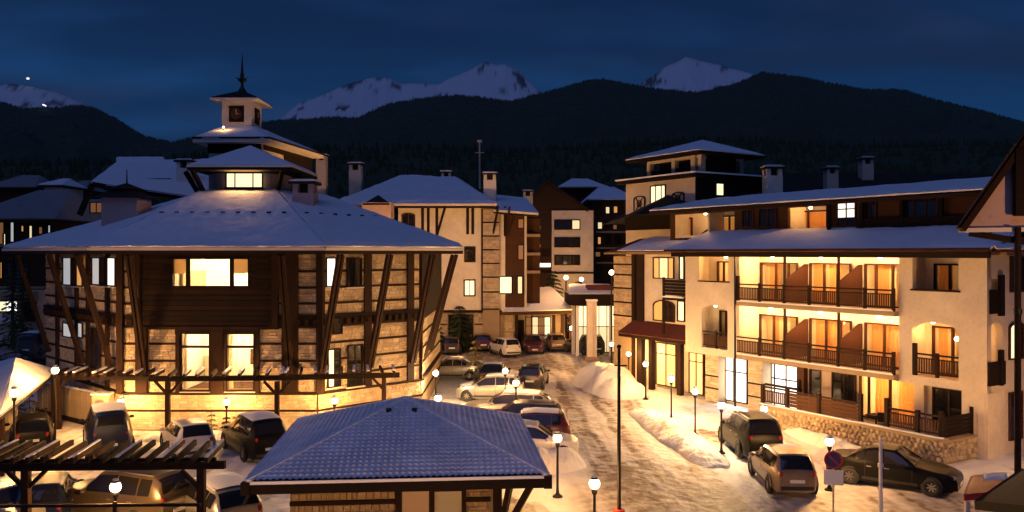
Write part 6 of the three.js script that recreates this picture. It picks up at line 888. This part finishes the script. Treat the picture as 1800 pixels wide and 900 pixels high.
  const snowTop = grid(lin(B.rw[1] + 0.06, B.ws[0] - 0.05, 12), lin(6.5, 11.5, 12), 0.05); snowTop.computeVertexNormals();
  const hood = grid(lin(B.ws[1] + 0.06, 0.86, 10), lin(5.5, 12.5, 12), 0.035); hood.computeVertexNormals();
  return (carGeo[kind] = { B, hl, W, body, front, back, sides, seam, skirt, half, P, snowTop, hood });
}
const tyreG = new THREE.TorusGeometry(0.235, 0.1, 10, 26).scale(1, 1, 1.05), rimG = (() => { const L = [new THREE.CylinderGeometry(0.2, 0.2, 0.1, 24).rotateX(Math.PI / 2).scale(0.35, 0.35, 1)]; for (let k = 0; k < 7; k++) L.push(boxGeo(0.05, 0.19, 0.05).clone().translate(0, 0.11, 0.045).rotateZ(k * Math.PI * 2 / 7)); L.push(new THREE.TorusGeometry(0.205, 0.022, 6, 26).translate(0, 0, 0.05)); return merge(L); })(), hubG = new THREE.CylinderGeometry(0.2, 0.2, 0.04, 20).rotateX(Math.PI / 2), archG = new THREE.TorusGeometry(0.375, 0.035, 6, 22, Math.PI), wellG = new THREE.CircleGeometry(0.36, 24);
function car(name, kind, mat, label, category, x, z, turn, o = {}) {
  const S = carShapes(kind), B = S.B, t = thing(name, label, category, [x, nearH(x, z) * 0.6 - 0.02, z], turn, o.group || 'parked cars');
  part('body', S.body, mat, t); part('windscreen', S.front, o.glass || M.glassDark, t); part('rear_window', S.back, o.glass || M.glassDark, t); for (const g of S.sides) part('side_window', g, o.glass || M.glassDark, t);
  for (const g of S.seam) part('door_seam', g, M.plastic, t); for (const g of S.skirt) part('sill_trim', g, M.plastic, t);
  const wr = B.wr || 0.33, k = wr / 0.335;
  for (const wx of B.wb) for (const s of [-1, 1]) {
    const w = S.half(wx), X = wx * S.hl; part('wheel_well', wellG, M.rubber, t, [X, wr + 0.02, s * (w + 0.004)], s > 0 ? 0 : Math.PI); const a = part('wheel_arch', archG, mat, t, [X, wr + 0.02, s * (w - 0.012)]);
    const wh = part('wheel', tyreG, M.rubber, t, [X, wr, s * (w - 0.055)], s > 0 ? 0 : Math.PI); wh.scale.set(k, k, 1); part('rim', rimG, M.rim, wh); part('hub', hubG, M.plastic, wh, [0, 0, 0.01]);
  }
  const tailY = (B.top[1][1]) - 0.14, headY = 0.66 * (B.wr ? 1.2 : 1), hw = S.half(-0.96);
  for (const s of [-1, 1]) {
    part('tail_light', new THREE.CapsuleGeometry(0.075, 0.16, 4, 10).scale(0.5, 1, 1), M.tail, t, [-S.hl * 0.975, tailY - 0.02, s * (S.half(-0.975) - 0.1)]);
    part('headlight', new THREE.SphereGeometry(0.13, 14, 10).scale(0.7, 0.62, 1.15), M.head, t, [S.hl * 0.94, headY, s * (S.half(0.94) - 0.17)]);
    const m = part('mirror', new THREE.SphereGeometry(0.1, 12, 8).scale(0.7, 0.7, 1.15), o.mirror || mat, t, [S.hl * (B.sw[1] - 0.02), curve(B.belt, B.sw[1]) + 0.06, s * (S.half(0.3) + 0.09)]);
    for (const dx of [0.14, -0.5]) part('door_handle', boxGeo(0.16, 0.025, 0.03), M.metalGrey, t, [S.hl * lerp(B.sw[0], B.sw[1], dx > 0 ? 0.6 : 0.26), curve(B.belt, 0) - 0.12, s * (S.half(0) * 0.99)]);
  }
  for (const s of [-0.3, 0.25]) part('wiper', bar(S.P(B.ws[1] - 0.02, 9).add(V(0.02, 0.02, s)), S.P(lerp(B.ws[0], B.ws[1], 0.45), 9).add(V(0.03, 0.02, s + 0.3)), 0.015, 0.02), M.plastic, t);
  part('rear_bumper', boxGeo(0.1, 0.13, hw * 1.7), M.plastic, t, [-S.hl * 0.985, 0.38, 0]); part('front_grille', boxGeo(0.06, 0.14, hw * 1.2), M.plastic, t, [S.hl * 0.99, 0.46, 0]); part('number_plate', boxGeo(0.02, 0.11, 0.5), M.plate, t, [-S.hl * 1.004 - 0.012, 0.62, 0]); part('number_plate', boxGeo(0.02, 0.11, 0.5), M.plate, t, [S.hl * 1.004 + 0.02, 0.42, 0]);
  if (kind === 'suv' || kind === 'estate' || kind === 'van') for (const s of [-1, 1]) part('roof_rail', bar(S.P(B.rw[1] + 0.06, 6.6).setZ(s * S.W * 0.62).add(V(0, 0.05, 0)), S.P(B.ws[0] - 0.08, 6.6).setZ(s * S.W * 0.62).add(V(0, 0.05, 0)), 0.03, 0.035), M.metalGrey, t);
  if (o.snow) part('roof_snow', S.snowTop, M.snow, t); if (o.snow > 1) part('bonnet_snow', S.hood, M.snow, t);
  if (o.rack) { part('spare_wheel', new THREE.CylinderGeometry(0.33, 0.33, 0.2, 26).rotateZ(Math.PI / 2), M.rubber, t, [-S.hl - 0.12, 0.98, 0]); }
  return t;
}
const rad = (d) => d * Math.PI / 180, cx = (px, d) => rayX(px) * d;
const black = paint('black', [0.006, 0.0055, 0.0055], { clearcoat: 0.12, specularIntensity: 0.2, metalness: 0 }), brown = paint('dark bronze', [0.10, 0.07, 0.035]), white = paint('white', [0.72, 0.70, 0.66], { metalness: 0.0 }), silver = paint('silver', [0.42, 0.40, 0.37], { metalness: 0.6 }), blue = paint('dark blue', [0.012, 0.02, 0.05]), beige = paint('champagne', [0.30, 0.21, 0.13], { metalness: 0.5 }), wine = paint('wine red', [0.09, 0.012, 0.015]), green = paint('dark green', [0.02, 0.028, 0.018]), graph = paint('graphite', [0.035, 0.032, 0.03], { metalness: 0.2, clearcoat: 0.5 });
// row along the hall
car('parked_car', 'hatch', black, 'dark hatchback at the left end of the row by the hall', 'car', cx(56, 37.6), -37.6, rad(120), { snow: 0 });
car('parked_van', 'van', blue, 'dark blue people carrier with snow on its roof by the cabinet', 'van', cx(190, 37.2), -37.2, rad(118), { snow: 1 });
car('parked_car', 'hatch', white, 'white hatchback seen from behind under the tall hall windows', 'car', cx(330, 36.6), -36.6, rad(122));
car('parked_car', 'suv', black, 'black off-roader next to the gatehouse roof on its left', 'car', cx(447, 36.4), -36.4, rad(124), { snow: 1 });
// front row at the bottom left
car('parked_car', 'sedan', silver, 'pale car cut by the left picture edge under the pergola', 'car', cx(-5, 26.6), -26.6, rad(150), {});
car('parked_car', 'hatch', blue, 'dark blue hatchback between the pergola post and the bright lamp', 'car', cx(82, 27.4), -27.4, rad(112), {});
car('parked_car', 'suv', brown, 'bronze off-roader right behind the bright lamp under the pergola', 'car', cx(218, 27.2), -27.2, rad(158), {});
car('parked_car', 'estate', silver, 'silver car with green tinted windows left of the gatehouse', 'car', cx(378, 27.0), -27.0, rad(128), { snow: 1 });
// lot beside the lane
car('parked_car', 'sedan', silver, 'silver saloon behind the three lamps at the hall corner', 'car', cx(795, 58), -58, rad(172), { snow: 2 });
car('parked_car', 'hatch', graph, 'dark hatchback with its tail lamps to us at the lane edge', 'car', cx(937, 54.5), -54.5, rad(82));
car('parked_car', 'estate', silver, 'silver estate car side on, first behind the gatehouse roof ridge', 'car', cx(893, 43.6), -43.6, rad(172), { snow: 1 });
car('parked_car', 'estate', graph, 'dark estate car side on, in front of the silver estate', 'car', cx(912, 40.7), -40.7, rad(174));
car('parked_car', 'hatch', wine, 'dark reddish hatchback squeezed between the dark estate and the white car', 'car', cx(926, 38.2), -38.2, rad(176), { snow: 1 });
car('parked_car', 'hatch', white, 'white hatchback partly hidden by the gatehouse roof', 'car', cx(935, 35.6), -35.6, rad(-4));
car('parked_car', 'hatch', silver, 'snow covered silver hatchback half hidden behind the estate cars by the small lamps', 'car', cx(862, 49.5), -49.5, rad(176), { snow: 2 });
car('parked_car', 'sedan', graph, 'dark saloon with snowy bonnet just left of the car leaving the lot', 'car', cx(868, 55.5), -55.5, rad(84), { snow: 2 });
// far side of the square
car('parked_car', 'hatch', graph, 'dark hatchback far off under the guest house tree', 'car', cx(790, 73), -73, rad(100)); car('parked_car', 'hatch', white, 'white hatchback far off before the guest house pier', 'car', cx(887, 71.5), -71.5, rad(112)); car('parked_car', 'hatch', wine, 'wine red car far off between the two pale ones', 'car', cx(936, 73.5), -73.5, rad(-85)); car('parked_car', 'hatch', beige, 'beige car far off, right of the wine red one', 'car', cx(974, 75.5), -75.5, rad(100)); car('parked_car', 'suv', green, 'dark green off-roader left of the white column', 'car', cx(1026, 72.5), -72.5, rad(118)); car('parked_car', 'sedan', black, 'dark saloon half hidden behind the white column', 'car', cx(1066, 76), -76, rad(20));
car('parked_car', 'hatch', wine, 'dark red hatchback far off under the stone ground floor', 'car', cx(848, 75.2), -75.2, rad(95));
// far left street
car('parked_car', 'sedan', black, 'dark saloon on the far left street behind the kiosk', 'car', cx(36, 62), -62, rad(20)); car('parked_van', 'van', graph, 'dark van with snowy roof on the far left street', 'van', cx(64, 72), -72, rad(100), { snow: 1 });
// right side of the lane
car('parked_car', 'suv', black, 'black off-roader before the shops with its tail to us', 'car', cx(1318, 36.8), -36.8, rad(91)); car('parked_car', 'hatch', beige, 'champagne hatchback behind the black off-roader, nearer to us', 'car', cx(1374, 31.4), -31.4, rad(88)); car('parked_car', 'sedan', black, 'black saloon side on in front of the rubble wall', 'car', cx(1570, 31.4), -31.4, rad(-36));

// ------------------------------------------------------------------ plants
function needleCrown(h, r, n, seed, size) { // needle sprays on drooping whorls of branches, with gaps between the whorls
  const R = rng(seed), pos = [], uv = [], tiers = Math.max(5, Math.round(h * 2.6)), arms = []; const a = V(), b = V(), c = V();
  for (let k = 0; k < tiers; k++) { const t = (k + 0.3 * R()) / tiers, m = 5 + Math.floor(R() * 4); for (let q = 0; q < m; q++) arms.push([t, (q + 0.7 * R()) / m * 6.283, r * (1.02 - t) * (0.65 + 0.5 * R())]); }
  for (let k = 0; k < n; k++) {
    const [t, an, len] = arms[Math.floor(R() * arms.length)], u = Math.pow(R(), 0.7), rr = len * u + 0.02, sp = (R() - 0.5) * 0.5 * (1 - u * 0.6), x = Math.cos(an + sp) * rr, z = Math.sin(an + sp) * rr, y = h * (0.05 + 0.95 * t) - rr * 0.42 + (R() - 0.5) * 0.05 * h / tiers * 4, s = size * (0.5 + 0.8 * R()) * (0.6 + 0.4 * u), o = an + (R() - 0.5) * 1.6;
    a.set(x, y, z); b.set(x + Math.cos(o) * s, y - s * 0.35 + (R() - 0.5) * s * 0.4, z + Math.sin(o) * s); c.set(x + Math.cos(o + 0.9) * s * 0.5, y + s * 0.16, z + Math.sin(o + 0.9) * s * 0.5);
    pos.push(a.x, a.y, a.z, b.x, b.y, b.z, c.x, c.y, c.z); uv.push(0, 0, 1, 0, 0, 1);
  }
  const g = new THREE.BufferGeometry(); g.setAttribute('position', new THREE.Float32BufferAttribute(pos, 3)); g.setAttribute('uv', new THREE.Float32BufferAttribute(uv, 2)); g.computeVertexNormals(); return g;
}
function conifer(name, label, p, h, r, n, mat, seed, o = {}) { const t = thing(name, label, o.cat || 'shrub', [p.x, 0, p.z], 0, o.group); part('trunk', new THREE.CylinderGeometry(h * 0.008, h * 0.025, h * 0.95, 8), M.bark, t, [0, h * 0.47, 0]); part('crown', needleCrown(h, r, n, seed, o.size || 0.14), mat, t); return t; }
const wall = (px, d = 40.2) => at(px, CY, d);
[[52, 43.5, 1.5, 0.55, 'yellow green bush at the left end of the board fence'], [78, 42.6, 0.9, 0.35, 'small dark conifer at the foot of the board fence'], [312, 39.9, 0.9, 0.3, 'dark small conifer left of the middle pergola post'], [372, 39.9, 1.15, 0.34, 'pointed shrub under the left tall hall window'], [398, 39.9, 0.95, 0.36, 'shrub under the wall lamp by the hall plinth'], [415, 39.9, 1.0, 0.3, 'slim shrub right of the plinth lamp'], [445, 39.9, 0.8, 0.25, 'last slim shrub before the right pergola post'], [343, 39.9, 0.7, 0.35, 'low bush between the two pointed hall shrubs'], [33, 44, 1.1, 0.5, 'olive bush by the lamp near the kiosk'], [62, 42.8, 1.2, 0.4, 'olive bush leaning on the fence beside the small conifer']].forEach(([px, d, h, r, label], i) => conifer('shrub', label, wall(px, d), h, r, 900, i % 3 === 1 ? M.leafDark : M.leafYellow, 900 + i, { size: 0.12, group: 'shrubs along the hall plinth' }));
conifer('fir_tree', 'small fir in the car park by the silver saloon, lamplight in its needle colour', onGround(836, 668), 2.9, 0.75, 2600, std('frosted needles', [0.30, 0.25, 0.13], { roughness: 0.9, side: THREE.DoubleSide }), 31, { cat: 'tree', size: 0.2 });  // pale warm needle colour stands in for lamplight on the fir
conifer('fir_tree', 'dark bushy tree against the guest house stone ground floor', at(808, 445, 73.9), 4.2, 1.5, 3600, M.leafDark, 32, { cat: 'tree', size: 0.35 });
conifer('fir_tree', 'dark bush tree left of the white hatchback far off', at(768, 445, 72), 2.6, 1.2, 2400, M.leafDark, 33, { cat: 'tree', size: 0.3 }); conifer('fir_tree', 'dark tree beside the entrance lodge canopy end', at(1016, 445, 79), 6.2, 1.4, 3000, M.leafDark, 34, { cat: 'tree', size: 0.35 }); conifer('fir_tree', 'dark rounded tree above the entrance lodge roof', at(972, 445, 86), 7.0, 2.4, 4200, M.leafDark, 35, { cat: 'tree', size: 0.4 });
conifer('fir_tree', 'dark fir beside the far left apartment windows, left one', at(22, 445, 78), 8.3, 1.2, 2600, M.leafDark, 36, { cat: 'tree', size: 0.35 }); conifer('fir_tree', 'dark fir beside the far left apartment windows, right one', at(40, 445, 77), 8.0, 1.1, 2600, M.leafDark, 37, { cat: 'tree', size: 0.35 });
// ------------------------------------------------------------------ shadows on, and the picture
scene.traverse((o) => { if (o.isMesh) { o.castShadow = true; o.receiveShadow = true; } if (o.isPointLight || o.isDirectionalLight) o.castShadow = true; });
renderer.render(scene, camera);
